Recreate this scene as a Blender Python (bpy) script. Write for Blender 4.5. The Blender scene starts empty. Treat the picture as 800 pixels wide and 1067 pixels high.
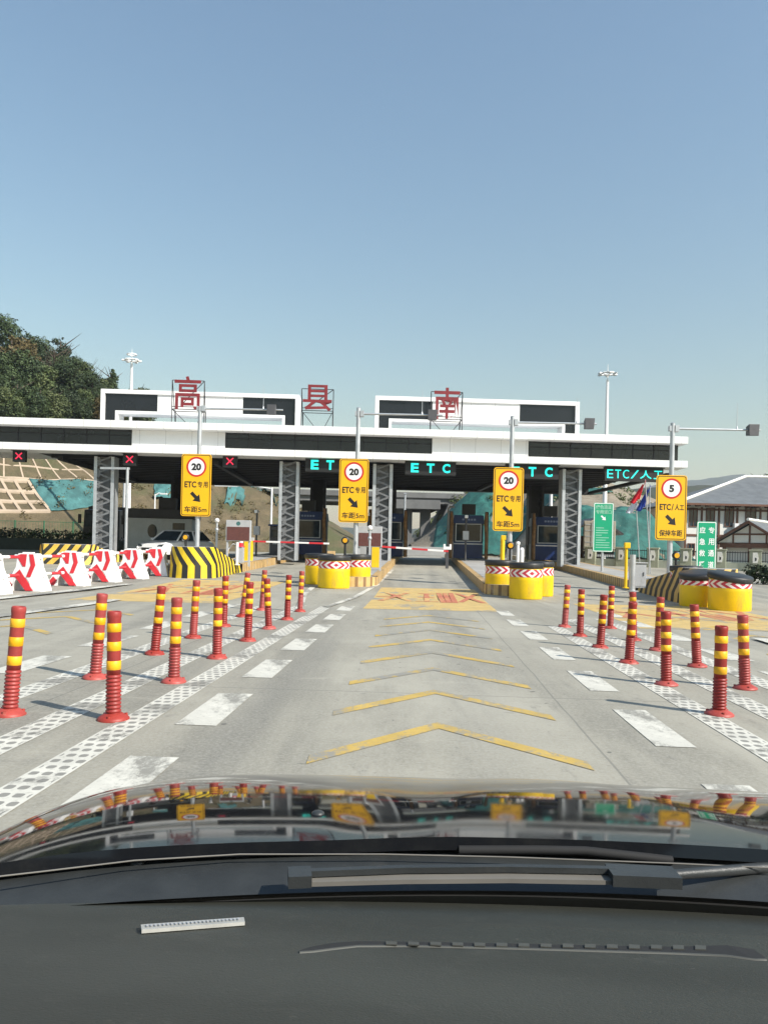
import bpy, bmesh, math, random
from mathutils import Vector, Euler, noise
random.seed(11)
S = bpy.context.scene
COL = S.collection
R = math.radians

# ------------------------------------------------------------------ camera
F, HOR, ROLL, CH = 800.0, 571.0, R(1.35), 1.3      # focal length in photo pixels, horizon row, roll, eye height
cd = bpy.data.cameras.new('camera')
cam = bpy.data.objects.new('camera', cd)
COL.objects.link(cam)
cd.sensor_fit = 'HORIZONTAL'
cd.sensor_width = 36
cd.lens = 36
cd.shift_y = (HOR - 533.5) / 800
cd.clip_start = 0.05
cd.clip_end = 6000
cam.location = (0, 0, CH)
cam.rotation_euler = (R(90), -ROLL, 0)
S.camera = cam

# ------------------------------------------------------------------ sky, sun, exposure
SUN_AZ, SUN_EL = math.atan2(0.82, -0.57), R(39)
W = bpy.data.worlds.new('World')
S.world = W
W.use_nodes = True
wn = W.node_tree
bg = wn.nodes['Background']
sky = wn.nodes.new('ShaderNodeTexSky')
sky.sky_type = 'NISHITA'
sky.sun_disc = False
sky.sun_elevation = SUN_EL
sky.sun_rotation = SUN_AZ
sky.altitude = 300
sky.air_density = 2.15
sky.dust_density = 0.9
sky.ozone_density = 5.0
wn.links.new(sky.outputs[0], bg.inputs[0])
bg.inputs[1].default_value = 0.091
sd = bpy.data.lights.new('sun', 'SUN')
sun = bpy.data.objects.new('sun', sd)
COL.objects.link(sun)
sd.energy = 4.4
sd.angle = R(0.55)
sd.color = (1.0, 0.94, 0.85)
sv = Vector((math.sin(SUN_AZ) * math.cos(SUN_EL), math.cos(SUN_AZ) * math.cos(SUN_EL), math.sin(SUN_EL)))
sun.rotation_euler = sv.to_track_quat('Z', 'Y').to_euler()
S.view_settings.view_transform = 'Standard'
S.view_settings.look = 'None'
S.view_settings.gamma = 1
S.view_settings.exposure = 0.68

# ------------------------------------------------------------------ picture <-> place
def gz(y):                                             # the plaza rises gently towards the toll station
    t = min(max((y - 20) / 28, 0), 1)
    return 0.644 * t
def ray(px, py):
    dx, dy = px - 400, py - HOR
    c, s = math.cos(ROLL), math.sin(ROLL)
    return dx * c + dy * s, -dx * s + dy * c
def P(px, py, Y):
    lx, ly = ray(px, py)
    return Vector((lx / F * Y, Y, CH - ly / F * Y))
def G(px, py, dz=0.0):
    lx, ly = ray(px, py)
    a, b = 0.4, 400.0
    for _ in range(60):
        m = (a + b) / 2
        if CH - ly / F * m > gz(m) + dz: a = m
        else: b = m
    return Vector((lx / F * a, a, gz(a) + dz))
def march(px, py, h, a=40.0, b=260.0):
    lx, ly = ray(px, py)
    y = a
    while y < b:
        if CH - ly / F * y < h(lx / F * y, y): break
        y += 0.25
    return Vector((lx / F * y, y, h(lx / F * y, y)))
AX = 0.05
YAW = -math.atan(AX)                                   # the road points a little right of the lens axis

# ------------------------------------------------------------------ node helper
class X:
    def __init__(s, nt, sock): s.nt, s.s = nt, sock
    def _m(s, op, *o):
        n = s.nt.nodes.new('ShaderNodeMath'); n.operation = op
        for i, v in enumerate((s,) + o):
            if isinstance(v, X): s.nt.links.new(v.s, n.inputs[i])
            else: n.inputs[i].default_value = v
        return X(s.nt, n.outputs[0])
    def __add__(s, o): return s._m('ADD', o)
    def __sub__(s, o): return s._m('SUBTRACT', o)
    def __mul__(s, o): return s._m('MULTIPLY', o)
    def __truediv__(s, o): return s._m('DIVIDE', o)
    def lt(s, o): return s._m('LESS_THAN', o)
    def gt(s, o): return s._m('GREATER_THAN', o)
    def abs(s): return s._m('ABSOLUTE')
    def fract(s): return s._m('FRACT')
    def floor(s): return s._m('FLOOR')
    def max(s, o): return s._m('MAXIMUM', o)
    def min(s, o): return s._m('MINIMUM', o)
    def pow(s, o): return s._m('POWER', o)
    def ramp(s, a, b):
        n = s.nt.nodes.new('ShaderNodeMapRange'); n.interpolation_type = 'SMOOTHSTEP'
        s.nt.links.new(s.s, n.inputs[0]); n.inputs[1].default_value = a; n.inputs[2].default_value = b
        return X(s.nt, n.outputs[0])
class Mat:
    def __init__(s, name, rough=0.6, metal=0.0, spec=0.5, coat=0.0):
        s.m = bpy.data.materials.new(name); s.m.use_nodes = True
        s.nt = s.m.node_tree; s.b = s.nt.nodes['Principled BSDF']
        s.b.inputs['Roughness'].default_value = rough
        s.b.inputs['Metallic'].default_value = metal
        s.b.inputs['Specular IOR Level'].default_value = spec
        s.b.inputs['Coat Weight'].default_value = coat
        s.tc = s.nt.nodes.new('ShaderNodeTexCoord')
    def co(s, which='Object'):
        n = s.nt.nodes.new('ShaderNodeSeparateXYZ'); s.nt.links.new(s.tc.outputs[which], n.inputs[0])
        return [X(s.nt, o) for o in n.outputs]
    def noise(s, scale, detail=4, rough=0.6, stretch=None, which='Object', out=0):
        n = s.nt.nodes.new('ShaderNodeTexNoise'); n.inputs['Scale'].default_value = scale
        n.inputs['Detail'].default_value = detail; n.inputs['Roughness'].default_value = rough
        src = s.tc.outputs[which]
        if stretch:
            mp = s.nt.nodes.new('ShaderNodeMapping'); mp.inputs['Scale'].default_value = stretch
            s.nt.links.new(src, mp.inputs[0]); src = mp.outputs[0]
        s.nt.links.new(src, n.inputs['Vector'])
        return X(s.nt, n.outputs[out])
    def mix(s, f, a, b):
        n = s.nt.nodes.new('ShaderNodeMix'); n.data_type = 'RGBA'
        if isinstance(f, X): s.nt.links.new(f.s, n.inputs[0])
        else: n.inputs[0].default_value = f
        for i, v in ((6, a), (7, b)):
            if isinstance(v, (tuple, list)): n.inputs[i].default_value = (*v[:3], 1)
            else: s.nt.links.new(v, n.inputs[i])
        return n.outputs[2]
    def base(s, v):
        if isinstance(v, (tuple, list)): s.b.inputs['Base Color'].default_value = (*v, 1)
        else: s.nt.links.new(v, s.b.inputs['Base Color'])
        return s
    def bump(s, h, strength=0.3, dist=0.02):
        n = s.nt.nodes.new('ShaderNodeBump'); n.inputs['Strength'].default_value = strength
        n.inputs['Distance'].default_value = dist
        s.nt.links.new(h.s, n.inputs['Height']); s.nt.links.new(n.outputs[0], s.b.inputs['Normal'])
        return s
    def rough(s, x): s.nt.links.new(x.s, s.b.inputs['Roughness']); return s
def sc(c, k): return tuple(min(v * k, 1) for v in c)
def plain(name, col, rough=0.6, metal=0.0, var=0.14, scale=2.5, bump=0.0, bscale=20, dirt=None, dirt_at=(0.55, 0.75), spec=0.5, coat=0.0, which='Object'):
    M = Mat(name, rough, metal, spec, coat)
    c = M.mix(M.noise(scale, 5, 0.65, which=which).ramp(0.3, 0.7), sc(col, 1 - var), sc(col, 1 + var))
    if dirt: c = M.mix(M.noise(scale * 0.6, 7, 0.75, (1, 1, 0.35), which=which).ramp(*dirt_at), c, dirt)
    M.base(c)
    if bump: M.bump(M.noise(bscale, 4), bump)
    return M.m
def glow(name, col, strength):
    M = Mat(name); M.base(sc(col, 0.4)); M.b.inputs['Emission Color'].default_value = (*col, 1)
    M.b.inputs['Emission Strength'].default_value = strength
    return M.m

# ------------------------------------------------------------------ mesh builder
class MB:
    def __init__(s): s.v, s.f, s.m, s.sm, s.uv = [], [], [], [], []
    def add(s, vs, fs, mi=0, smooth=False, uvs=None):
        o = len(s.v); s.v += [tuple(v) for v in vs]
        for i, f in enumerate(fs):
            s.f.append([o + k for k in f]); s.m.append(mi); s.sm.append(smooth)
            s.uv.append(uvs[i] if uvs else None)
        return s
    def box(s, cx, cy, cz, sx, sy, sz, rz=0, mi=0):
        c, n = math.cos(rz), math.sin(rz); vs = []
        for z in (-.5, .5):
            for x, y in ((-.5, -.5), (.5, -.5), (.5, .5), (-.5, .5)):
                X_, Y_ = x * sx, y * sy
                vs.append((cx + X_ * c - Y_ * n, cy + X_ * n + Y_ * c, cz + z * sz))
        return s.add(vs, [(3, 2, 1, 0), (4, 5, 6, 7), (0, 1, 5, 4), (1, 2, 6, 5), (2, 3, 7, 6), (3, 0, 4, 7)], mi)
    def b2(s, x0, x1, y0, y1, z0, z1, mi=0):
        return s.box((x0 + x1) / 2, (y0 + y1) / 2, (z0 + z1) / 2, x1 - x0, y1 - y0, z1 - z0, 0, mi)
    def cyl(s, p0, p1, r0, r1=None, n=12, mi=0, caps=True):
        p0, p1 = Vector(p0), Vector(p1); r1 = r0 if r1 is None else r1
        d = (p1 - p0).normalized(); a = d.orthogonal().normalized(); b = d.cross(a); vs = []
        for p, r in ((p0, r0), (p1, r1)):
            for k in range(n):
                t = 2 * math.pi * k / n; vs.append(p + a * (r * math.cos(t)) + b * (r * math.sin(t)))
        s.add(vs, [(k, (k + 1) % n, n + (k + 1) % n, n + k) for k in range(n)], mi, True)
        if caps: s.add(vs, [tuple(range(n - 1, -1, -1)), tuple(range(n, 2 * n))], mi)
        return s
    def tube(s, path, r, n=8, mi=0):
        path = [Vector(p) for p in path]; vs = []
        for i, p in enumerate(path):
            d = (path[min(i + 1, len(path) - 1)] - path[max(i - 1, 0)]).normalized()
            up = Vector((0, 0, 1)) if abs(d.z) < .9 else Vector((0, 1, 0))
            a = d.cross(up).normalized(); b = a.cross(d)
            rr = r[i] if isinstance(r, (list, tuple)) else r
            for k in range(n):
                t = 2 * math.pi * k / n; vs.append(p + a * (rr * math.cos(t)) + b * (rr * math.sin(t)))
        fs = [(i * n + k, i * n + (k + 1) % n, (i + 1) * n + (k + 1) % n, (i + 1) * n + k) for i in range(len(path) - 1) for k in range(n)]
        s.add(vs, fs, mi, True)
        m = (len(path) - 1) * n
        return s.add(vs, [tuple(range(n - 1, -1, -1)), tuple(range(m, m + n))], mi)
    def lathe(s, prof, o=(0, 0, 0), n=24, mi=0, u0=0.0):
        vs = [(o[0] + r * math.sin(2 * math.pi * k / n), o[1] - r * math.cos(2 * math.pi * k / n), o[2] + z) for r, z in prof for k in range(n)]
        fs, uvs = [], []
        for i in range(len(prof) - 1):
            for k in range(n):
                k2 = (k + 1) % n
                fs.append((i * n + k, i * n + k2, (i + 1) * n + k2, (i + 1) * n + k))
                ua = (k / n if k < n / 2 else k / n - 1); ub = ua + 1 / n
                va, vb = i / (len(prof) - 1), (i + 1) / (len(prof) - 1)
                uvs.append([(ua, va), (ub, va), (ub, vb), (ua, vb)])
        s.add(vs, fs, mi, True, uvs)
        if prof[-1][0] > 1e-4: s.add(vs[-n:], [tuple(range(n))], mi)
        return s
    def loft(s, A, B, mi=0, caps=True):
        n = len(A)
        s.add(list(A) + list(B), [(k, (k + 1) % n, n + (k + 1) % n, n + k) for k in range(n)], mi)
        if caps: s.add(list(A) + list(B), [tuple(range(n - 1, -1, -1)), tuple(range(n, 2 * n))], mi)
        return s
    def xz(s, pts, y0, y1, mi=0):                      # outline in x,z (counter-clockwise seen from -y), y0 nearer
        return s.loft([(x, y0, z) for x, z in pts][::-1], [(x, y1, z) for x, z in pts][::-1], mi)
    def yz(s, pts, x0, x1, mi=0): return s.loft([(x0, y, z) for y, z in pts], [(x1, y, z) for y, z in pts], mi)
    def xy(s, pts, z0, z1, mi=0): return s.loft([(x, y, z0) for x, y in pts], [(x, y, z1) for x, y in pts], mi)
    def grid(s, fn, nu, nv, mi=0, smooth=True):
        vs = [fn(i / nu, j / nv) for j in range(nv + 1) for i in range(nu + 1)]
        fs = [(j * (nu + 1) + i, j * (nu + 1) + i + 1, (j + 1) * (nu + 1) + i + 1, (j + 1) * (nu + 1) + i) for j in range(nv) for i in range(nu)]
        uvs = [[(i / nu, j / nv), ((i + 1) / nu, j / nv), ((i + 1) / nu, (j + 1) / nv), (i / nu, (j + 1) / nv)] for j in range(nv) for i in range(nu)]
        return s.add(vs, fs, mi, smooth, uvs)
    def build(s, name, mats, parent=None, bevel=0.0, fix=True):
        me = bpy.data.meshes.new(name)
        me.from_pydata(s.v, [], s.f)
        if not isinstance(mats, (list, tuple)): mats = [mats]
        for m in mats: me.materials.append(m)
        me.polygons.foreach_set('material_index', s.m)
        me.polygons.foreach_set('use_smooth', s.sm)
        if any(u for u in s.uv):
            L = me.uv_layers.new(name='UVMap'); k = 0
            for f, u in zip(s.f, s.uv):
                for j in range(len(f)):
                    if u: L.data[k].uv = u[j]
                    k += 1
        if fix or bevel:
            bm = bmesh.new(); bm.from_mesh(me)
            if bevel:
                bmesh.ops.remove_doubles(bm, verts=bm.verts, dist=1e-5)
            bmesh.ops.recalc_face_normals(bm, faces=bm.faces)
            if bevel:
                es = [e for e in bm.edges if len(e.link_faces) == 2 and e.calc_face_angle(0) > 0.6]
                bmesh.ops.bevel(bm, geom=es, offset=bevel, segments=2, profile=0.6, affect='EDGES', clamp_overlap=True)
            bm.to_mesh(me); bm.free()
        o = bpy.data.objects.new(name, me); COL.objects.link(o)
        if parent is not None: o.parent = parent
        return o
def tag(o, label=None, cat=None, group=None, kind=None):
    if label: o['label'] = label
    if cat: o['category'] = cat
    if group: o['group'] = group
    if kind: o['kind'] = kind
    return o
def thing(name, label, cat, loc, rz=0.0, group=None):
    o = bpy.data.objects.new(name, None); o.empty_display_size = 0.1; COL.objects.link(o)
    o.location = loc; o.rotation_euler = (0, 0, rz)
    return tag(o, label, cat, group)
def copy_tree(o, parent=None):
    c = o.copy(); COL.objects.link(c)
    if parent is not None: c.parent = parent
    for ch in list(o.children): copy_tree(ch, c)
    return c
def struct(mb, name, mats, fix=True):
    return tag(mb.build(name, mats, fix=fix), kind='structure')

_tx = {}
def glyphs(s, bold=0.0, depth=0.01):
    key = (s, bold, depth)
    if key not in _tx:
        cu = bpy.data.curves.new('lettering', 'FONT'); cu.body = s; cu.offset = bold; cu.extrude = depth; cu.resolution_u = 3
        ob = bpy.data.objects.new('lettering', cu); COL.objects.link(ob)
        bpy.context.view_layer.update()
        me = bpy.data.meshes.new_from_object(ob.evaluated_get(bpy.context.evaluated_depsgraph_get()))
        vs = [v.co.copy() for v in me.vertices]; fs = [list(p.vertices) for p in me.polygons]
        bpy.data.objects.remove(ob); bpy.data.curves.remove(cu); bpy.data.meshes.remove(me)
        x0, x1 = min(v.x for v in vs), max(v.x for v in vs); y0, y1 = min(v.y for v in vs), max(v.y for v in vs)
        _tx[key] = ([((v.x - x0) / (x1 - x0) - .5, (v.y - y0) / (y1 - y0) - .5, 1 if v.z > 0 else 0) for v in vs], fs)
    return _tx[key]
def write(mb, s, cx, cz, w, h, y, d=0.004, bold=0.0, mi=0):      # lettering standing in the x,z plane, read from -y
    vs, fs = glyphs(s, bold)
    return mb.add([(cx + a * w, y - b * d, cz + c * h) for a, c, b in vs], fs, mi)
def flat(mb, pts, y, d=0.004, mi=0):                             # outline in x,z lying on a face that looks to -y
    return mb.xz(pts, y - d, y, mi)
def rrect(x0, x1, z0, z1, r, n=4):
    out = []
    for cx, cz, a in ((x1 - r, z0 + r, -90), (x1 - r, z1 - r, 0), (x0 + r, z1 - r, 90), (x0 + r, z0 + r, 180)):
        for k in range(n + 1):
            t = R(a + 90 * k / n); out.append((cx + r * math.cos(t), cz + r * math.sin(t)))
    return out
def disc(cx, cz, r, n=32): return [(cx + r * math.cos(2 * math.pi * k / n), cz + r * math.sin(2 * math.pi * k / n)) for k in range(n)]
def ring(mb, cx, cz, r0, r1, y, d=0.004, n=40, mi=0):
    vs = []
    for yy in (y - d, y):
        for r in (r0, r1):
            vs += [(cx + r * math.cos(2 * math.pi * k / n), yy, cz + r * math.sin(2 * math.pi * k / n)) for k in range(n)]
    fs = []
    for k in range(n):
        j = (k + 1) % n
        fs += [(k, j, n + j, n + k), (n + k, n + j, 3 * n + j, 3 * n + k), (j, k, 2 * n + k, 2 * n + j)]
    return mb.add(vs, fs, mi)
def lerp(a, b, t): return a + (b - a) * t
def fbm(x, y, z=0.0, o=4):
    return noise.fractal(Vector((x, y, z)), 1.0, 2.0, o)

# ------------------------------------------------------------------ materials
K = {}
K['white_metal'] = plain('white_metal', (0.80, 0.80, 0.79), 0.45, var=0.04, scale=0.5, dirt=(0.66, 0.65, 0.62), dirt_at=(0.5, 0.85))
def cladding():
    M = Mat('canopy_cladding', 0.4)
    x, y, z = M.co()
    c = M.mix(M.noise(0.35, 6, .7).ramp(.3, .75), (.76, .76, .75), (.82, .82, .81))
    c = M.mix(M.noise(2.6, 7, .8, (1, .2, .10)).ramp(.56, .80) * .55, c, (.52, .51, .47))
    seam = ((x / 1.22).fract() - .5).abs().lt(.007)
    c = M.mix(seam * .6, c, (.25, .25, .25))
    M.base(c); return M.m
K['cladding'] = cladding()
K['white_plastic'] = plain('white_plastic', (0.80, 0.79, 0.78), 0.45, var=0.05, dirt=(0.55, 0.52, 0.48), dirt_at=(0.6, 0.85))
K['dark_glass'] = plain('dark_glass', (0.012, 0.013, 0.016), 0.12, var=0.3, scale=0.4)
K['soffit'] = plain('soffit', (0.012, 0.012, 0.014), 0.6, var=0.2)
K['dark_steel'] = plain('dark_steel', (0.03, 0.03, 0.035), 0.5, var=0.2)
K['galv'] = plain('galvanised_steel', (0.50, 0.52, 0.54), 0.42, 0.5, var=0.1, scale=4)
K['grey_paint'] = plain('grey_paint', (0.42, 0.43, 0.44), 0.5, var=0.08, dirt=(0.25, 0.24, 0.22))
K['dark_grey'] = plain('dark_grey', (0.07, 0.07, 0.075), 0.55, var=0.15)
K['sign_yellow'] = plain('sign_yellow', (0.86, 0.46, 0.005), 0.45, var=0.03, scale=1)
K['sign_black'] = plain('sign_black', (0.012, 0.012, 0.012), 0.5, var=0.1)
K['sign_white'] = plain('sign_white', (0.82, 0.82, 0.82), 0.4, var=0.02)
K['sign_red'] = plain('sign_red', (0.55, 0.02, 0.02), 0.4, var=0.05)
K['sign_green'] = plain('sign_green', (0.005, 0.34, 0.17), 0.4, var=0.05)
K['letter_red'] = plain('letter_red', (0.20, 0.02, 0.025), 0.5, var=0.2, dirt=(0.15, 0.04, 0.04))
K['yellow_paint'] = plain('yellow_paint', (0.82, 0.52, 0.01), 0.45, var=0.06, dirt=(0.5, 0.32, 0.05), dirt_at=(0.6, 0.9))
K['barrel_yellow'] = plain('barrel_yellow', (0.85, 0.56, 0.0), 0.4, var=0.06, scale=1.5, dirt=(0.42, 0.28, 0.06), dirt_at=(0.50, 0.78), bump=0.08, bscale=5)
K['black_plastic'] = plain('black_plastic', (0.018, 0.019, 0.02), 0.45, var=0.25, dirt=(0.07, 0.068, 0.06), dirt_at=(0.5, 0.8))
K['bollard_red'] = plain('bollard_red', (0.36, 0.026, 0.02), 0.5, var=0.12, scale=6, dirt=(0.33, 0.10, 0.07), dirt_at=(0.58, 0.85))
def worn_red(name, col, scuff, sat=-.14):
    M = Mat(name, 0.5)
    oi = M.nt.nodes.new('ShaderNodeObjectInfo'); r = X(M.nt, oi.outputs['Random'])
    def n4(scale, det):
        n = M.nt.nodes.new('ShaderNodeTexNoise'); n.noise_dimensions = '4D'; n.inputs['Scale'].default_value = scale; n.inputs['Detail'].default_value = det; n.inputs['Roughness'].default_value = .75
        M.nt.links.new(M.tc.outputs['Object'], n.inputs['Vector']); M.nt.links.new((r * 40.0).s, n.inputs['W']); return X(M.nt, n.outputs[0])
    c = M.mix(n4(5, 6).ramp(.3, .7), sc(col, .78), sc(col, 1.15))
    c = M.mix(n4(9, 8).ramp(.56, .74) * 0.75, c, scuff)
    c = M.mix(n4(26, 6).ramp(.62, .72) * 0.6, c, (.06, .05, .045))
    hs = M.nt.nodes.new('ShaderNodeHueSaturation'); M.nt.links.new(c, hs.inputs['Color']); M.nt.links.new((r * .35 + .82).s, hs.inputs['Value']); M.nt.links.new((r * sat + 1.04).s, hs.inputs['Saturation'])
    M.nt.links.new(hs.outputs[0], M.b.inputs['Base Color']); M.bump(n4(30, 4), .15, .004)
    return M.m
K['bollard_red'] = worn_red('bollard_red', (0.30, 0.026, 0.02), (0.36, 0.14, 0.10))
K['bollard_base'] = worn_red('bollard_base', (0.40, 0.055, 0.04), (0.42, 0.20, 0.15))
K['band_yellow'] = worn_red('band_yellow', (0.80, 0.40, 0.005), (0.66, 0.33, 0.03), -.06)
K['pole_red'] = plain('pole_red', (0.58, 0.03, 0.04), 0.45, var=0.08)
K['booth_blue'] = plain('booth_blue', (0.015, 0.035, 0.13), 0.35, var=0.15)
K['glass'] = plain('window_glass', (0.03, 0.045, 0.055), 0.08, var=0.3, scale=1)
K['tan'] = plain('tan_padding', (0.28, 0.15, 0.06), 0.7, var=0.3, scale=5)
K['plaster'] = plain('plaster', (0.74, 0.72, 0.67), 0.85, var=0.06, scale=0.6, dirt=(0.5, 0.47, 0.41), dirt_at=(0.55, 0.9))
K['timber'] = plain('timber', (0.13, 0.055, 0.03), 0.6, var=0.2)
K['roof_tile'] = plain('roof_tile', (0.13, 0.14, 0.145), 0.7, var=0.16, scale=1.2, bump=0.4, bscale=4, dirt=(0.20, 0.20, 0.19))
K['concrete_wall'] = plain('concrete_wall', (0.30, 0.30, 0.29), 0.85, var=0.12, scale=0.6, dirt=(0.2, 0.2, 0.19), bump=0.1)
K['lattice'] = plain('lattice_concrete', (0.42, 0.33, 0.24), 0.85, var=0.12, scale=0.8)
K['rubber'] = plain('rubber', (0.015, 0.015, 0.015), 0.8)
K['car_white'] = plain('car_white', (0.80, 0.80, 0.80), 0.3, var=0.02, coat=0.6)
K['emblem'] = plain('lamp_white', (0.8, 0.78, 0.72), 0.5, var=0.1)
K['bark'] = plain('bark', (0.10, 0.075, 0.055), 0.9, var=0.3, scale=3)
K['cloth_red'] = plain('cloth_red', (0.62, 0.01, 0.02), 0.75, var=0.08)
K['cloth_blue'] = plain('cloth_blue', (0.02, 0.06, 0.36), 0.75, var=0.08)
K['cloth_white'] = plain('cloth_white', (0.74, 0.76, 0.82), 0.75, var=0.05)
K['sack'] = plain('sack', (0.36, 0.26, 0.15), 0.9, var=0.25, scale=8)
K['led_cyan'] = glow('led_cyan', (0.02, 0.75, 0.62), 1.0)
K['led_red'] = glow('led_red', (0.85, 0.03, 0.08), 0.8)
K['amber'] = plain('amber_lens', (0.75, 0.38, 0.02), 0.25, var=0.05)

def concrete():
    M = Mat('plaza_concrete', 0.8)
    x, y, z = M.co()
    n1 = M.noise(0.22, 6, 0.65); n2 = M.noise(1.1, 7, 0.7, (1, 0.25, 1)); n3 = M.noise(9, 6, 0.75); n4 = M.noise(0.9, 5, 0.6, (1, 0.06, 1))
    c = M.mix(n1.ramp(0.3, 0.72), (0.270, 0.252, 0.200), (0.385, 0.362, 0.292))
    c = M.mix(n2.ramp(0.42, 0.75), c, (0.205, 0.192, 0.152))
    c = M.mix((n4.ramp(0.45, 0.70)) * 0.75, c, (0.150, 0.143, 0.118))           # tyre wear running along the lanes
    n5 = M.noise(1.6, 8, 0.8, (0.35, 1.3, 1)); n6 = M.noise(5, 6, 0.75, (1, .3, 1))
    c = M.mix(n5.ramp(0.55, 0.72) * 0.6, c, (0.45, 0.42, 0.34))
    c = M.mix((n3.ramp(0.5, 0.85)) * 0.5, c, (0.40, 0.385, 0.33))
    c = M.mix(n6.ramp(0.57, 0.74) * 0.65, c, (0.125, 0.118, 0.10))
    c = M.mix(M.noise(1.3, 8, .8, (.25, 1.6, 1)).ramp(.57, .70) * .6, c, (.15, .142, .12))
    xr = x - y * AX
    lane = ((xr + 0.4).abs() - 0.85).abs()                                      # wheel tracks of the middle lane
    c = M.mix((lane * -1.0 + 0.36).ramp(0.0, 0.36) * M.noise(0.8, 6, 0.7, (1, .15, 1)).ramp(0.3, 0.7) * 0.45, c, (0.14, 0.137, 0.124))
    wob = (M.noise(0.8, 3) - 0.5) * 0.05
    g = M.noise(38, 6, .8); c = M.mix(g.ramp(.42, .62) * .45, c, (.40, .385, .335)); c = M.mix(g.ramp(.56, .44) * .0 + M.noise(17, 7, .8).ramp(.56, .70) * .6, c, (.135, .13, .115))
    jt = (((y + x * AX + wob) / 4.6).fract() - 0.5).abs().lt(0.0022)            # saw-cut joints
    jl = (((xr + wob + 0.9) / 4.2).fract() - 0.5).abs().lt(0.0018)
    c = M.mix(jt.max(jl) * 0.5, c, (0.11, 0.108, 0.098))
    spots = M.noise(2.3, 3, 0.5).ramp(0.68, 0.78)
    c = M.mix(spots * 0.6, c, (0.12, 0.118, 0.108))
    drips = M.noise(7.5, 2, 0.4).ramp(0.73, 0.77)
    c = M.mix(drips * 0.7, c, (0.07, 0.068, 0.06))
    M.base(c).bump(M.noise(60, 4) + n3 * 0.6, 0.25, 0.01)
    return M.m
K['concrete'] = concrete()
def paint(name, col, wear, holes=False, under=(0.26, 0.25, 0.215)):
    M = Mat(name, 0.7)
    x, y, z = M.co()
    c = M.mix(M.noise(2.5, 6, 0.7).ramp(0.3, 0.75), sc(col, 0.82), sc(col, 1.06))
    w = (M.noise(3.2, 9, 0.85, (1, 0.5, 1)) + (M.noise(0.8, 3, .5) - .5) * .7).ramp(wear - .03, wear + 0.10)
    c = M.mix(w, c, under)
    w2 = M.noise(24, 6, 0.8).ramp(0.54, 0.66)
    c = M.mix(w2 * 0.6, c, under)
    if holes:                                           # rows of small slots where the raised paint is left open
        j = (M.noise(7, 2) - 0.5) * 0.12
        row = (y / 0.125)
        col_ = ((x + 0.115) / 0.0767 + (row.floor() * 0.5).fract())
        fx = (col_ .fract() - 0.5).abs() * 2.0
        fy = (row.fract() - 0.5).abs() * 2.0
        e = fx.pow(3.0) * 1.5 + fy.pow(3.0) * 3.4 + j * 3
        inside = (x.abs()).lt(0.10)
        c = M.mix(e.lt(0.50) * inside * 0.8, c, (0.155, 0.15, 0.132))
    M.base(c)
    return M.m
K['paint_white'] = paint('paint_white', (0.64, 0.62, 0.54), 0.475)
K['paint_dots'] = paint('paint_dots', (0.64, 0.62, 0.54), 0.53, True)
K['paint_yellow'] = paint('paint_yellow', (0.54, 0.37, 0.09), 0.475)
K['paint_patch'] = paint('paint_patch', (0.58, 0.41, 0.15), 0.56)
K['paint_red'] = paint('paint_red', (0.50, 0.16, 0.09), 0.52, under=(0.60, 0.42, 0.16))
def stripes(name, ca, cb, per, duty=0.5, lean=0.0, zfrom=0.0, worn=None, wear=0.6, which='UV'):
    M = Mat(name, 0.55)
    u, v, _ = M.co(which)
    t = ((u + (v - zfrom).max(0.0) * lean) / per).fract().lt(duty)
    c = M.mix(t, M.mix(M.noise(3, 5).ramp(.3, .7), sc(ca, .85), sc(ca, 1.1)), cb)
    if worn: c = M.mix(M.noise(2.2, 7, 0.75).ramp(wear, wear + 0.2) * 0.8, c, worn)
    M.base(c)
    return M.m
K['kerb_tan'] = stripes('kerb_tan', (0.60, 0.40, 0.16), (0.24, 0.14, 0.06), 0.30, 0.38, worn=(0.45, 0.40, 0.32), wear=0.5)
K['nose_stripes'] = stripes('nose_stripes', (0.80, 0.55, 0.02), (0.015, 0.015, 0.015), 0.44, 0.48, lean=-0.8, zfrom=0.42, worn=(0.55, 0.5, 0.35), wear=0.66)
K['nose_shaded'] = stripes('nose_shaded', (0.62, 0.40, 0.12), (0.02, 0.018, 0.016), 0.5, 0.5, lean=0.9, zfrom=0.25, worn=(0.3, 0.25, 0.18), wear=0.6)  # yellow browned in the colour for the nose side turned from the sun
def chevrons(name, mode):
    M = Mat(name, 0.35)
    u, v, _ = M.co('UV')
    d = (v - 0.5).abs() * 0.105
    if mode == 0: t = ((u - 0.03).abs() + d)
    else: t = (u * mode + 5.0 + d)
    f = (t / 0.072 + 0.15).fract().lt(0.52)
    M.base(M.mix(f, (0.80, 0.76, 0.74), (0.48, 0.03, 0.06)))
    return M.m
K['chev_out'], K['chev_right'], K['chev_left'] = chevrons('chevron_diamond', 0), chevrons('chevron_right', 1), chevrons('chevron_left', -1)
def boom(name, per=0.62, which='Object'):
    M = Mat(name, 0.45); x, y, z = M.co(which)
    M.base(M.mix((x / (2 * per)).fract().lt(0.5), (0.8, 0.79, 0.77), (0.58, 0.03, 0.04)))
    return M.m
K['boom'] = boom('boom_stripes')
K['pole_stripe'] = boom('pole_stripes', 0.5)
def dirt(name, a, b, c_, sA=0.12, cut=(0.45, 0.6)):
    M = Mat(name, 0.95)
    n = M.noise(sA, 7, 0.7); m = M.noise(0.9, 7, 0.75); k = M.noise(5, 5, 0.7)
    c = M.mix(m.ramp(0.3, 0.7), a, b)
    c = M.mix(n.ramp(*cut), c, c_)
    c = M.mix(k.ramp(0.45, 0.8) * 0.5, c, sc(c_, 0.55))
    M.base(c).bump(m + k * 0.4, 0.8, 0.25)
    return M.m
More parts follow.
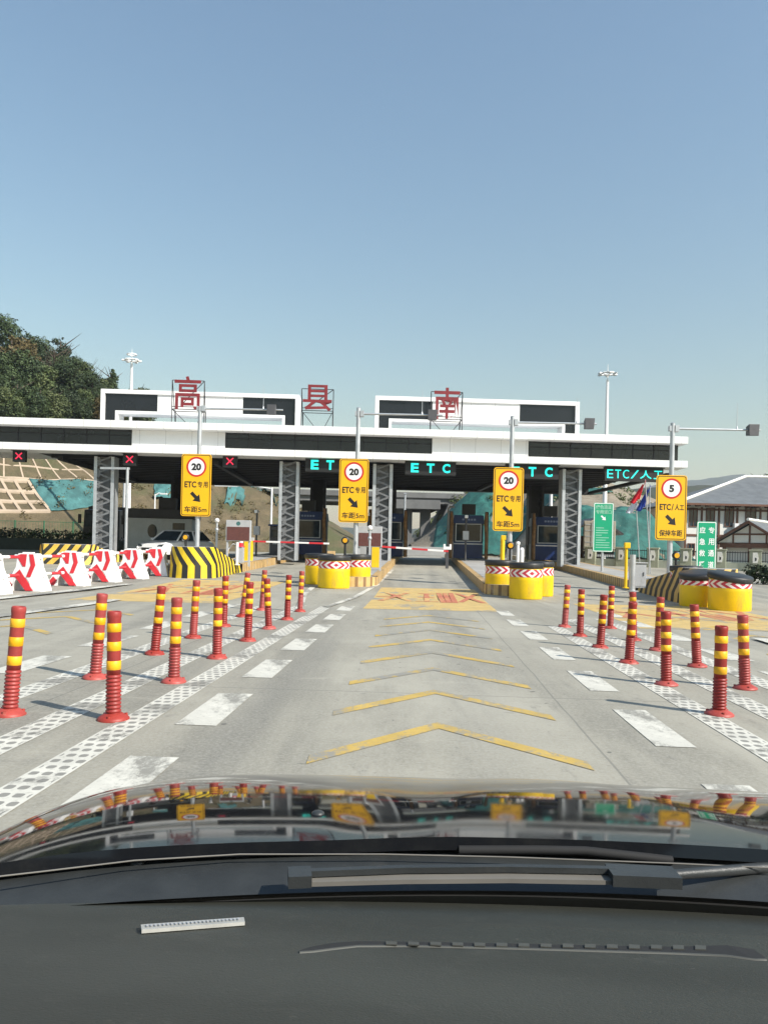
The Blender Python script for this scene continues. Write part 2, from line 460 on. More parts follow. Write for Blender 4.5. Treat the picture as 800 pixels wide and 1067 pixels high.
K['slope_dirt'] = dirt('slope_dirt', (0.165, 0.125, 0.07), (0.095, 0.075, 0.042), (0.085, 0.088, 0.038))
K['rock_dirt'] = dirt('rock_dirt', (0.33, 0.28, 0.21), (0.22, 0.18, 0.13), (0.10, 0.10, 0.055), cut=(0.55, 0.68))
K['field'] = dirt('field', (0.17, 0.15, 0.08), (0.12, 0.115, 0.055), (0.10, 0.11, 0.05), 0.03)
K['far_hill'] = dirt('far_hill', (0.035, 0.05, 0.03), (0.05, 0.06, 0.035), (0.06, 0.065, 0.045), 0.01)
def net(name, col):
    M = Mat(name, 0.75)
    n = M.noise(0.8, 6, 0.7, (1, 1, 0.25)); k = M.noise(0.5, 4, 0.6)
    c = M.mix(n.ramp(0.35, 0.65), sc(col, 0.72), sc(col, 1.2))
    c = M.mix(k.ramp(0.62, 0.7), c, sc(col, 1.5))
    M.base(c).bump(n, 0.8, 0.2)
    return M.m
K['net_teal'] = net('net_teal', (0.055, 0.16, 0.155))
K['net_green'] = net('net_green', (0.022, 0.115, 0.095))
def leaf(name, a, b):
    M = Mat(name, 0.6, spec=0.3)
    at = M.nt.nodes.new('ShaderNodeAttribute'); at.attribute_name = 'tone'
    oi = M.nt.nodes.new('ShaderNodeObjectInfo')
    f = X(M.nt, at.outputs['Fac']); r = X(M.nt, oi.outputs['Random'])
    c = M.mix(f, a, b)
    hs = M.nt.nodes.new('ShaderNodeHueSaturation'); M.nt.links.new(c, hs.inputs['Color'])
    M.nt.links.new((r * 0.5 + 0.75).s, hs.inputs['Value'])
    M.nt.links.new(hs.outputs[0], M.b.inputs['Base Color'])
    return M.m
K['leaf_dark'] = leaf('leaf_dark', (0.018, 0.033, 0.013), (0.058, 0.085, 0.030))
K['leaf_mid'] = leaf('leaf_mid', (0.045, 0.07, 0.025), (0.12, 0.14, 0.05))
K['leaf_olive'] = leaf('leaf_olive', (0.085, 0.07, 0.025), (0.16, 0.12, 0.045))
K['leaf_bare'] = leaf('leaf_bare', (0.10, 0.085, 0.07), (0.16, 0.14, 0.11))

K['rock_pale'] = dirt('rock_pale', (0.46, 0.41, 0.34), (0.36, 0.31, 0.25), (0.26, 0.22, 0.17))
K['wall_green'] = plain('wall_green', (0.40, 0.42, 0.34), 0.85, var=0.1, dirt=(0.28, 0.29, 0.24))
K['pillar_green'] = plain('pillar_green', (0.33, 0.34, 0.25), 0.85, var=0.1, dirt=(0.22, 0.23, 0.17))
K['wall_dark'] = plain('wall_dark', (0.03, 0.045, 0.04), 0.8, var=0.2)
K['fence_green'] = plain('fence_green', (0.02, 0.14, 0.07), 0.5)
K['box_beige'] = plain('box_beige', (0.40, 0.36, 0.29), 0.7, var=0.12, dirt=(0.28, 0.25, 0.2))
K['plate'] = plain('chassis_plate', (0.40, 0.40, 0.37), 0.5, var=0.12, scale=30)
K['wiper_grey'] = plain('wiper_grey', (0.16, 0.15, 0.13), 0.6, var=0.15)
K['plaster_blue'] = plain('plaster_blue', (0.55, 0.58, 0.60), 0.7, var=0.06)
K['stripe_v'] = stripes('stripe_v', (0.80, 0.50, 0.08), (0.03, 0.03, 0.025), 0.52, 0.45, lean=-0.9, zfrom=0.0, worn=(0.5, 0.4, 0.25), wear=0.6)
K['overpass'] = plain('overpass_concrete_shaded', (0.15, 0.15, 0.148), 0.85, var=0.15, scale=0.4, dirt=(0.09, 0.09, 0.085), bump=0.1)  # base colour darkened to carry the shade on the overpass
K['lacing'] = plain('lacing_steel', (0.17, 0.175, 0.18), 0.5, 0.2, var=0.15)
# ------------------------------------------------------------------ ground
def interp(x, tab):
    if x <= tab[0][0]: return tab[0][1]
    for (a, fa), (b, fb) in zip(tab, tab[1:]):
        if x <= b: return lerp(fa, fb, (x - a) / (b - a))
    return tab[-1][1]
m = MB()
ys = [-150, -60, 0, 20, 48, 90, 200, 600, 2700]
xs = [-1900, -300, -60, 0, 60, 300, 1900]
m.add([(x, y, gz(y) - 0.012) for y in ys for x in xs],
      [(j * 7 + i, j * 7 + i + 1, (j + 1) * 7 + i + 1, (j + 1) * 7 + i) for j in range(8) for i in range(6)])
struct(m, 'ground', K['field'])
m = MB()
m.grid(lambda u, v: (lerp(-34, 26, u) + (-8 + 108 * v) * AX, -8 + 108 * v, gz(-8 + 108 * v)), 6, 54, 0, False)
struct(m, 'toll_plaza', K['concrete'])

def mark(name, mt, x0, y0, w, L, dz=0.004, wob=0.0):
    """a painted strip that starts at x0,y0 and runs with the road"""
    mm = MB(); n = max(2, int(L / 0.8))
    mm.grid(lambda u, v: ((u - .5) * w, L * v, gz(y0 + L * v) - gz(y0)), 1, n, 0, False)
    o = tag(mm.build(name, mt), kind='structure')
    o.location = (x0, y0, gz(y0) + dz); o.rotation_euler = (0, 0, YAW)
    return o
# three slotted white lines on either side of the middle lane
for x0, y0, L in ((-1.99, 1.2, 15.6), (-2.56, 1.2, 15.6), (-3.3, 1.2, 15.0)):
    mark('lane_line', K['paint_dots'], x0, y0, 0.235, L)
for x0, y0, L in ((2.44, 2.2, 11.2), (3.02, 2.4, 12.5), (3.66, 2.6, 12.5)):
    mark('lane_line', K['paint_dots'], x0, y0, 0.235, L)
# short white dashes beside them
for k in range(7):
    yy = 3.45 + 2.03 * k
    mark('lane_dash', K['paint_white'], -1.39 + AX * (yy - 4), yy, 0.30, 1.2)
    mark('lane_dash', K['paint_white'], 1.93 + AX * (yy - 4), yy - 0.3, 0.27, 1.2)
    if 1 < k < 7: mark('lane_dash', K['paint_white'], -3.86 + AX * (yy - 4), yy - 0.1, 0.33, 1.2)
    if 1 < k < 7: mark('lane_dash', K['paint_white'], 4.2 + AX * (yy - 4), yy, 0.33, 1.2)
_dz = [0.0085]
def strip(name, mt, pts, w, dz=None):
    """a painted strip through ground points (x,y)"""
    _dz[0] += 0.0035; dz = _dz[0]
    mm = MB(); vs = []
    pts = [Vector(p) for p in pts]
    for i, p in enumerate(pts):
        a, b = pts[max(i - 1, 0)], pts[min(i + 1, len(pts) - 1)]
        d = (b - a).normalized(); n = Vector((-d.y, d.x)) * (w / 2)
        for q in (p + n, p - n): vs.append((q.x, q.y, gz(q.y) + dz))
    mm.add(vs, [(2 * i, 2 * i + 1, 2 * i + 3, 2 * i + 2) for i in range(len(pts) - 1)])
    return struct(mm, name, mt)
def chevron(cx, cy, half, back, w, mt):
    mm = MB()
    for s in (-1, 1):
        a, b = (0, 0), (s * half, -back)
        p = [(cx + x_ + (cy + y_ - 4) * 0, cy + y_) for x_, y_ in (a, b, (b[0], b[1] - w), (a[0], a[1] - w))]
        mm.add([(x_, y_, gz(y_) + 0.004) for x_, y_ in p], [(0, 1, 2, 3)])
    struct(mm, 'chevron_marking', mt)
for k in range(8):
    cy = 5.75 + 1.33 * k
    chevron(0.42 + AX * (cy - 5.6), cy, 0.86, 0.98, 0.20, K['paint_yellow'])
for k in range(6):
    cy = 7.2 + 1.5 * k
    chevron(-5.75 + AX * (cy - 5.6), cy, 0.86, 0.98, 0.20, K['paint_yellow'])
    chevron(5.75 + AX * (cy - 5.6), cy + 1.0, 0.86, 0.98, 0.20, K['paint_yellow'])
# the faded yellow boxes with red lettering before each lane
def patch(x0, x1, y0, y1):
    mm = MB(); n = 8
    mm.grid(lambda u, v: (lerp(x0, x1, u) + AX * (lerp(y0, y1, v) - y0), lerp(y0, y1, v), gz(lerp(y0, y1, v)) + 0.003), 1, n, 0, False)
    struct(mm, 'lane_patch', K['paint_patch'])
    strokes = [[(.08, .35), (.30, .75)], [(.08, .75), (.34, .35)], [(.02, .55), (.2, .58)], [(.40, .72), (.56, .72)], [(.40, .55), (.55, .55)],
               [(.38, .36), (.58, .36)], [(.48, .36), (.48, .72)], [(.62, .32), (.60, .76)], [(.67, .32), (.66, .76)], [(.72, .32), (.72, .78)],
               [(.77, .36), (.97, .76)], [(.78, .76), (.97, .34)]]
    mm = MB()
    for st in strokes:
        a, b = [Vector((lerp(x0, x1, u) + AX * (lerp(y0, y1, v) - y0), lerp(y0, y1, v))) for u, v in st]
        d = (b - a).normalized(); nn = Vector((-d.y, d.x)) * 0.07
        mm.add([(p.x, p.y, gz(p.y) + 0.007) for p in (a + nn, a - nn, b - nn, b + nn)], [(0, 1, 2, 3)])
    struct(mm, 'lane_lettering', K['paint_red'])
patch(-0.42, 2.45, 16.3, 23.6)
patch(-6.9, -3.6, 16.8, 25.0)
patch(4.5, 8.2, 13.4, 19.4)
# solid white lines that lead to the island noses
strip('lane_line', K['paint_white'], [(-1.7, 15.6), (-2.1, 20.5), (-2.1, 23.0)], 0.16)
strip('lane_line', K['paint_white'], [(-1.2, 16.4), (-0.75, 19.5), (-0.2, 24.5), (0.4, 34)], 0.15)
strip('lane_line', K['paint_white'], [(-9.5, 8.5), (-8.4, 15.0), (-7.4, 22.5)], 0.3)
strip('lane_line', K['paint_white'], [(-6.6, 11.2), (-6.0, 15.5), (-5.9, 17.0)], 0.3)
strip('lane_line', K['paint_white'], [(5.4, 7.0), (5.9, 12.0)], 0.22)

# ------------------------------------------------------------------ hillsides
CAP = [(-200, 30), (-60, 25), (-40, 18.5), (-30, 13), (-20, 9), (-10, 5), (-3, 1.0), (0, 0)]
def hl(x, y):
    s = -.55 * (x + 30) + .83 * (y - 60)
    if s <= 0: return 0.55
    h = .75 * min(s, 13) + max(0, s - 17) * .5
    h = min(h, interp(x, CAP))
    return 0.58 + h + fbm(x * .12, y * .12, 1.0) * min(s, 12) * 0.06
m = MB()
m.grid(lambda u, v: (lambda x, y: (x, y, hl(x, y) - (0.1 if hl(x, y) < 0.6 else 0)))(lerp(-120, 4, u), lerp(48, 175, v)), 100, 104)
struct(m, 'hillside', K['slope_dirt'])
def hr(x, y):
    g = 0.55
    mound = 8.2 * math.exp(-((x - 12) / 6.5) ** 2) * min(max((y - 74) / 12, 0), 1)
    t = min(max((x - 11) / 6, 0), 1)
    near = interp(y, [(60, 0), (65.5, 4.2), (68, 4.7), (76, 6.8), (84, 7.6), (110, 8)]) * t * interp(x, [(22.5, 1), (26, 0.0)])
    far = interp(y, [(82, 0), (115, 12.5), (150, 13)]) * t * interp(x, [(30, 1.0), (45, 0.6), (70, 0.45), (90, 0)])
    wall = max(near, far)
    return g + max(mound, wall) + fbm(x * .2, y * .2, 3.0) * 0.35 * min(max((y - 66) / 10, 0), 1)
m = MB()
m.grid(lambda u, v: (lambda x, y: (x, y, hr(x, y) - (0.1 if hr(x, y) < 0.6 else 0)))(lerp(3, 95, u), lerp(58, 170, v)), 92, 112)
struct(m, 'hillside', K['rock_dirt'])
# far ridges
def ridge(name, y, pts, depth, mt, sd_):
    m = MB()
    def fn(u, v):
        x = lerp(pts[0][0], pts[-1][0], u); h = interp(x, pts)
        return (x, y + depth * v, (h * math.sin(min(v, .5) * math.pi) + fbm(x / (depth * .15) + sd_, v * 3) * h * 0.06) if 0 < v else -2)
    m.grid(fn, 90, 12)
    struct(m, name, mt)
ridge('hills', 230, [(40, 8), (70, 20), (95, 26), (120, 27.5), (150, 27), (220, 34), (300, 14)], 120, K['far_hill'], 2)
ridge('hills', 1500, [(300, 40), (480, 110), (640, 160), (760, 192), (840, 196), (960, 160), (1150, 170), (1300, 190), (1600, 60)], 600, K['far_hill'], 5)
ridge('hills', 900, [(-250, 4), (-120, 30), (0, 26), (120, 34), (260, 8)], 300, K['far_hill'], 9)

def drape(name, mt, h, quad, label, cat, lift=0.12, wr=0.12, nu=36, nv=24, group=None, rag=0.0):
    """a sheet of netting that follows the slope between four ground points"""
    A, B, C, D = [Vector(q[:2]) for q in quad]
    def fn(u, v):
        if rag:
            v = 0.5 + (v - .5) * (1 - rag * abs(noise.noise(Vector((u * 4, 7.3, rag * 9)))) * 1.6)
            u = 0.5 + (u - .5) * (1 - rag * abs(noise.noise(Vector((v * 4, 1.3, rag * 5)))) * 1.2)
        p = A.lerp(B, u).lerp(D.lerp(C, u), v)
        w = fbm(p.x * .5, p.y * .5, 5, 5) * wr + wr * 0.6 * math.sin(p.x * 1.9 + fbm(p.x * .3, p.y * .3) * 5)
        return (p.x, p.y, h(p.x, p.y) + lift + w)
    mm = MB(); mm.grid(fn, nu, nv)
    o = mm.build(name, mt)
    so = o.modifiers.new('thickness', 'SOLIDIFY'); so.thickness = 0.03
    return tag(o, label, cat, group)
def quad(h, *pts): return [march(px, py, h) for px, py in pts]
drape('dust_net', K['net_teal'], hl, quad(hl, (53, 534), (112, 527), (118, 505), (30, 502)), 'smooth teal dust net covering the bare slope beside the cream lattice', 'netting', wr=0.07)
drape('dust_net', K['net_teal'], hl, quad(hl, (232, 529), (300, 531), (290, 503), (236, 504)), 'wrinkled pale teal net high on the slope seen between the left canopy columns', 'netting', wr=0.3, rag=0.16)
drape('dust_net', K['net_teal'], hl, quad(hl, (160, 524), (180, 524), (180, 505), (160, 505)), 'small teal net scrap on the slope left of the leftmost yellow sign', 'netting', wr=0.3, rag=0.15)
drape('dust_net', K['net_green'], hr, [(4.5, 74.3), (22, 74.3), (20, 88), (6, 88)], 'dark green dust net over the rounded mound behind the blue toll booth', 'netting', wr=0.16, nu=50)
drape('dust_net', K['net_green'], hr, [(13.0, 60.4), (25.0, 60.4), (24.5, 68.0), (13.0, 68.6)], 'long wrinkled green dust net hung down the bank behind the flags', 'netting', wr=0.2, nu=80)

def lattice(name, h, quad_, nu, nv, w, label, up=0.16):
    A, B, C, D = [Vector(q[:2]) for q in quad_]
    at = lambda u, v: A.lerp(B, u).lerp(D.lerp(C, u), v)
    mm = MB()
    def beam(pts):
        vs = []
        for i, p in enumerate(pts):
            d = (pts[min(i + 1, len(pts) - 1)] - pts[max(i - 1, 0)]).normalized(); n = Vector((-d.y, d.x)) * (w / 2)
            for q, dz in ((p + n, -.3), (p + n, up), (p - n, up), (p - n, -.3)): vs.append((q.x, q.y, h(q.x, q.y) + dz))
        k = len(pts)
        mm.add(vs, [(4 * i + a, 4 * i + (a + 1) % 4, 4 * i + 4 + (a + 1) % 4, 4 * i + 4 + a) for i in range(k - 1) for a in range(4)] + [(0, 1, 2, 3), (4 * k - 4, 4 * k - 3, 4 * k - 2, 4 * k - 1)])
    for i in range(nu + 1): beam([at(i / nu, t / 12) for t in range(13)])
    up -= 0.01
    for j in range(nv + 1): beam([at(t / 16, j / nv) for t in range(17)])
    return tag(mm.build(name, K['lattice']), label, 'slope frame')
lattice('slope_frame', hl, quad(hl, (-62, 536), (52, 534), (29, 503), (-75, 499)), 7, 3, 0.25, 'cream concrete lattice of square cells on the bare slope left of the teal net')
lattice('slope_frame', hl, quad(hl, (-60, 496), (100, 503), (72, 481), (-40, 470)), 8, 2, 0.13, 'thin faded lattice beams on the grassy upper slope above the teal net', 0.05)

# ------------------------------------------------------------------ toll canopy
CK = math.tan(R(2.0))
canopy = thing('toll_canopy', 'long flat white toll station canopy with dark glass bands over the lanes', 'toll canopy', (0, 36, 0), R(2.0))
def CL(px, py, yl=0.0):
    """a picture point on the canopy's front plane (or one yl behind it), in the canopy's own axes"""
    lx, ly = ray(px, py)
    Y0 = 36 + yl / math.cos(R(2.0))
    Y = Y0 / (1 - CK * lx / F)
    x = lx / F * Y
    c, s = math.cos(R(2.0)), math.sin(R(2.0))
    return Vector((x * c + (Y - 36) * s, -ly / F * Y + CH))
ZT, ZB = 6.93, 5.45                                    # top and underside of the front
B1, B2 = ZT - 0.34, ZB + 0.33
XR = CL(717, 456).x; XL = -31.0
XB = CL(703, 470, .6).x
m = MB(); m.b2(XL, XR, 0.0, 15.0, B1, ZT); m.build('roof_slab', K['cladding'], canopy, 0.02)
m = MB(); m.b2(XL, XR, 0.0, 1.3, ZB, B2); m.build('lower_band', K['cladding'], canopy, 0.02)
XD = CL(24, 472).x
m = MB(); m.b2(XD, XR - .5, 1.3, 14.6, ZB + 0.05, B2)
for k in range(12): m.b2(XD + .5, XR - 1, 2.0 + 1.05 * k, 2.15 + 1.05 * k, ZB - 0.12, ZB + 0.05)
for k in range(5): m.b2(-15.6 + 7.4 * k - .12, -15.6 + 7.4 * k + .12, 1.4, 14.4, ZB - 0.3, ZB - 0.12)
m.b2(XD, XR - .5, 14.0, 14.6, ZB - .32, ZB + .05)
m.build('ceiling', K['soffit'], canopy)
segs = [(XL, CL(138, 452, .6).x, 1), (CL(138, 452, .6).x, CL(235, 455, .6).x, 0), (CL(235, 455, .6).x, CL(450, 462, .6).x, 1),
        (CL(450, 462, .6).x, CL(550, 466, .6).x, 0), (CL(550, 466, .6).x, XB, 1)]
for a, b, dark in segs:
    mm = MB()
    if dark:
        mm.b2(a, b, 0.60, 0.75, B2, B1, 0)
        n = max(1, round((b - a) / 1.05))
        for k in range(n + 1): mm.box(lerp(a + .02, b - .02, k / n), 0.585, (B1 + B2) / 2, 0.045, 0.03, B1 - B2, 0, 1)
        mm.b2(a, b, 0.57, 0.60, B2 + 0.52, B2 + 0.56, 1)
        mm.build('glass_band', [K['dark_glass'], K['soffit']], canopy)
    else:
        mm.b2(a + .003, b - .003, 0.5, 0.75, B2, B1); mm.build('white_panel', K['cladding'], canopy, 0.015)
mm = MB(); mm.b2(XB, XB + .15, 0.6, 14.0, B2, B1); mm.build('end_panel', K['dark_glass'], canopy)
# the two open frames on the roof
def roof_frame(pxl, pxr, pyl, pyr, dl, dr, yl):
    a, b = CL(pxl, pyl, yl), CL(pxr, pyr, yl)
    x0, x1 = a.x, b.x; z1 = (a.y + b.y) / 2; z0 = ZT
    t, zi, xi = 0.2, ZT + 0.70, 0.70
    top = CL(dl, pyl, yl).x; top2 = CL(dr, pyr, yl).x
    y0, y1 = yl, yl + 1.1
    mm = MB()
    mm.b2(x0, x1, y0, y1, z1 - t, z1); mm.b2(x0, x0 + t, y0, y1, z0, z1 - t); mm.b2(x1 - t, x1, y0, y1, z0, z1 - t)
    mm.build('parapet_frame', K['white_metal'], canopy, 0.012)
    mm = MB()
    mm.b2(x0 + xi, x1 - xi, y0 + .06, y1 - .06, zi, zi + .14); mm.b2(x0 + xi, x0 + xi + .14, y0 + .06, y1 - .06, z0, zi); mm.b2(x1 - xi - .14, x1 - xi, y0 + .06, y1 - .06, z0, zi)
    mm.build('parapet_frame', K['white_metal'], canopy, 0.012)
    for s, xa, xb in ((1, x0 + t, top), (-1, top2, x1 - t)):
        mm = MB()
        mm.b2(xa, xb, y0 + .12, y0 + .3, zi + .14, z1 - t)
        if s > 0: mm.b2(xa, x0 + xi, y0 + .12, y0 + .3, z0, zi + .14)
        else: mm.b2(x1 - xi, xb, y0 + .12, y0 + .3, z0, zi + .14)
        mm.build('glass_band', K['dark_glass'], canopy)
    mm = MB(); mm.b2(top, top2, y0 + .08, y0 + .3, zi + .14, z1 - t); mm.build('white_panel', K['cladding'], canopy)
roof_frame(105, 312, 405, 411, 164, 253, 2.2)
roof_frame(391, 604, 412, 418.5, 451, 542, 2.2)
# laced steel columns
def column_mesh(H, w=0.95, d=0.7, pitch=0.26):
    m = MB(); f = 0.15
    for sx in (-1, 1):
        x = sx * (w / 2 - f / 2)
        m.box(x, 0, H / 2, f, 0.02, H); m.box(sx * (w / 2 - .01), 0, H / 2, 0.02, d, H)
        for sy in (-1, 1): m.box(x, sy * (d / 2 - .011), H / 2, f, 0.022, H)
    l = MB()
    n = int(H / pitch)
    for sy in (-1, 1):
        for k in range(n):
            z = (k + .5) * H / n; s = 1 if k % 2 else -1
            a, b = Vector((-s * (w / 2 - f), sy * (d / 2 - .045), z - pitch / 2)), Vector((s * (w / 2 - f), sy * (d / 2 - .045), z + pitch / 2))
            q = Vector((0, 0, 0.045))
            l.loft([a - q, a + q, b + q, b - q], [p + Vector((0, sy * .02, 0)) for p in (a - q, a + q, b + q, b - q)])
            l.box(-(w / 2 - f - .07), sy * (d / 2 - .03), z, .14, .02, .07)
    l.box(0, 0, H / 2, w - .34, .03, H, 0)
    return m, l
ISL = {0: (-14.0, 32.5), 1: (-6.6, 25.6), 2: (-1.05, 23.6), 3: (3.95, 21.4), 4: (8.95, 19.9)}     # axis at y = 25, nose
def axis(i, y): return ISL[i][0] + AX * (y - 25)
cols = [(CL(110, 530, 1.2).x, 1.2), (CL(301, 540, 1.2).x, 1.2), (CL(397.5, 545, 1.2).x, 1.2), (CL(593, 545, 1.2).x, 1.2),
        (CL(187, 530, 11.5).x, 11.5), (CL(331, 540, 11.5).x, 11.5), (CL(404, 545, 11.5).x, 11.5), (CL(557, 545, 11.5).x, 11.5)]
mc, ml = column_mesh(ZB - .12 - .6)
c0 = None
for x, y in cols:
    if c0 is None:
        c0 = mc.build('column', K['galv'], canopy); ml.build('lacing', K['lacing'], c0); c = c0
    else: c = copy_tree(c0, canopy)
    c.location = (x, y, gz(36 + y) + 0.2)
    if y > 5:  # rear row: the canopy's shade is put into darker steel colours
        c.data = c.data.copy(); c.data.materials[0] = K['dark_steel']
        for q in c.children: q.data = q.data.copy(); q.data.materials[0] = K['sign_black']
# ------------------------------------------------------------------ red station letters on steel frames
def roof_letter(ch, px, pyt, pyb, w, label):
    a, b = CL(px, pyt, .9), CL(px, pyb, .9)
    c, s = math.cos(R(2)), math.sin(R(2))
    t = thing('roof_letter', label, 'sign letter', (a.x * c - .9 * s, 36 + .9 * c + a.x * s, ZT), R(2), 'red station name letters on the canopy roof')
    h = a.y - b.y; zc = (a.y + b.y) / 2 - ZT; wd = w / F * 37
    m = MB(); write(m, ch, 0, zc, wd, h, 0.0, 0.05, 0.012); m.build('letter', K['letter_red'], t)
    m = MB(); hw = 0.76; zt, zb = zc + h * .5 - .18, zc - h * .5 + .02
    for x in (-hw, hw):
        m.cyl((x, .10, 0), (x, .10, zt), .022, n=6); m.cyl((x * .95, .75, 0), (x, .12, zt), .018, n=6); m.cyl((x * .95, .75, 0), (x * .95, .75, zb), .018, n=6)
        m.cyl((x, .10, zb), (x * .95, .75, zb), .018, n=6)
    for z in (zb, zt, zb + .12): m.cyl((-hw, .10, z), (hw, .10, z), .018, n=6)
    m.cyl((-hw * .95, .75, zb), (hw * .95, .75, zb), .018, n=6)
    m.cyl((-hw * .3, .12, zb + .3), (hw, .12, zt), .02, n=6); m.cyl((-hw, .12, zb), (0, .75, 0.02), .016, n=6); m.cyl((hw, .12, zb), (hw * .3, .75, 0.02), .016, n=6)
    m.build('support_frame', K['dark_steel'], t)
roof_letter('高', 196, 392, 426.5, 27, 'first red roof letter, tall with a dot on top, in front of the left frame')
roof_letter('县', 331, 401, 428, 30, 'middle red roof letter standing alone against open sky between the frames')
roof_letter('南', 466, 404, 437, 27, 'last red roof letter, wide with legs, in front of the right frame')

# ------------------------------------------------------------------ lane signals under the canopy edge
def lane_signal(pxl, pxr, pyt, pyb, kind, label, yl=0.35):
    a, b = CL(pxl, (pyt + pyb) / 2, yl), CL(pxr, (pyt + pyb) / 2, yl)
    zt, zb = CL((pxl + pxr) / 2, pyt, yl).y, CL((pxl + pxr) / 2, pyb, yl).y
    c, s = math.cos(R(2)), math.sin(R(2)); x = (a.x + b.x) / 2; w = b.x - a.x
    t = thing('lane_signal', label, 'lane signal', (x * c - yl * s, 36 + yl * c + x * s, zb), R(2), 'lane signals under the canopy edge')
    h = zt - zb
    m = MB(); m.b2(-w / 2, w / 2, 0, .25, 0, h); m.build('housing', K['sign_black'], t, 0.01)
    m = MB(); m.b2(-w / 2 - .03, w / 2 + .03, -.12, .0, h - .03, h + .0); m.b2(-.04, .04, .08, .16, h, ZB - zb); m.build('visor', K['sign_black'], t)
    m = MB()
    if kind == 'x':
        q = h * .27
        for s_ in (-1, 1):
            p0, p1 = Vector((-q * s_, 0, h / 2 - q)), Vector((q * s_, 0, h / 2 + q)); n = Vector((.02, 0, -.02 * s_))
            m.loft([v + Vector((0, -.006 - .004 * (s_ + 1), 0)) for v in (p0 - n, p1 - n, p1 + n, p0 + n)], [v for v in (p0 - n, p1 - n, p1 + n, p0 + n)])
        m.build('symbol', K['led_red'], t)
    elif kind == 'etc':
        for k, ch in enumerate('ETC'):
            m = MB(); write(m, ch, lerp(-.31, .31, k / 2) * w, h / 2, .40 / 36 * 36 * .92, h * .66, 0.0, 0.006, 0.035)
            m.build('letter', K['led_cyan'], t)
    else:
        for k, ch in enumerate('ETC'):
            m = MB(); write(m, ch, (-.41 + .135 * k) * w, h / 2, .105 * w, h * .62, 0.0, 0.006, 0.0); m.build('letter', K['led_cyan'], t)
        m = MB()
        q = [(-.06 * w, h * .2), (-.03 * w, h * .2), (.08 * w, h * .8), (.05 * w, h * .8)]
        flat(m, q, 0.0, 0.006); m.build('slash', K['led_cyan'], t)
        for ch, xx, ww in (('人', .2, .2), ('工', .41, .15)):
            m = MB(); write(m, ch, xx * w, h / 2, ww * w, h * .6, 0.0, 0.006, 0.01); m.build('letter', K['led_cyan'], t)
lane_signal(13, 26, 469, 481, 'x', 'small black lane signal with red cross hanging over the slope at the far left')
lane_signal(128, 142, 472, 485, 'x', 'small black lane signal with red cross next to the leftmost column')
lane_signal(232, 247, 474, 487, 'x', 'small black lane signal with red cross right of the leftmost yellow sign')
lane_signal(318, 370, 477, 492, 'etc', 'black lane display reading ETC, half hidden by the second yellow sign')
lane_signal(422, 475, 480.5, 495, 'etc', 'black lane display reading ETC in full over the middle lane')
lane_signal(527, 582, 484, 499, 'etc', 'black lane display reading ETC, partly hidden by the third yellow sign')
lane_signal(630, 691, 487, 501.5, 'man', 'wide black lane display with thin ETC and two characters at the right end', 0.2)
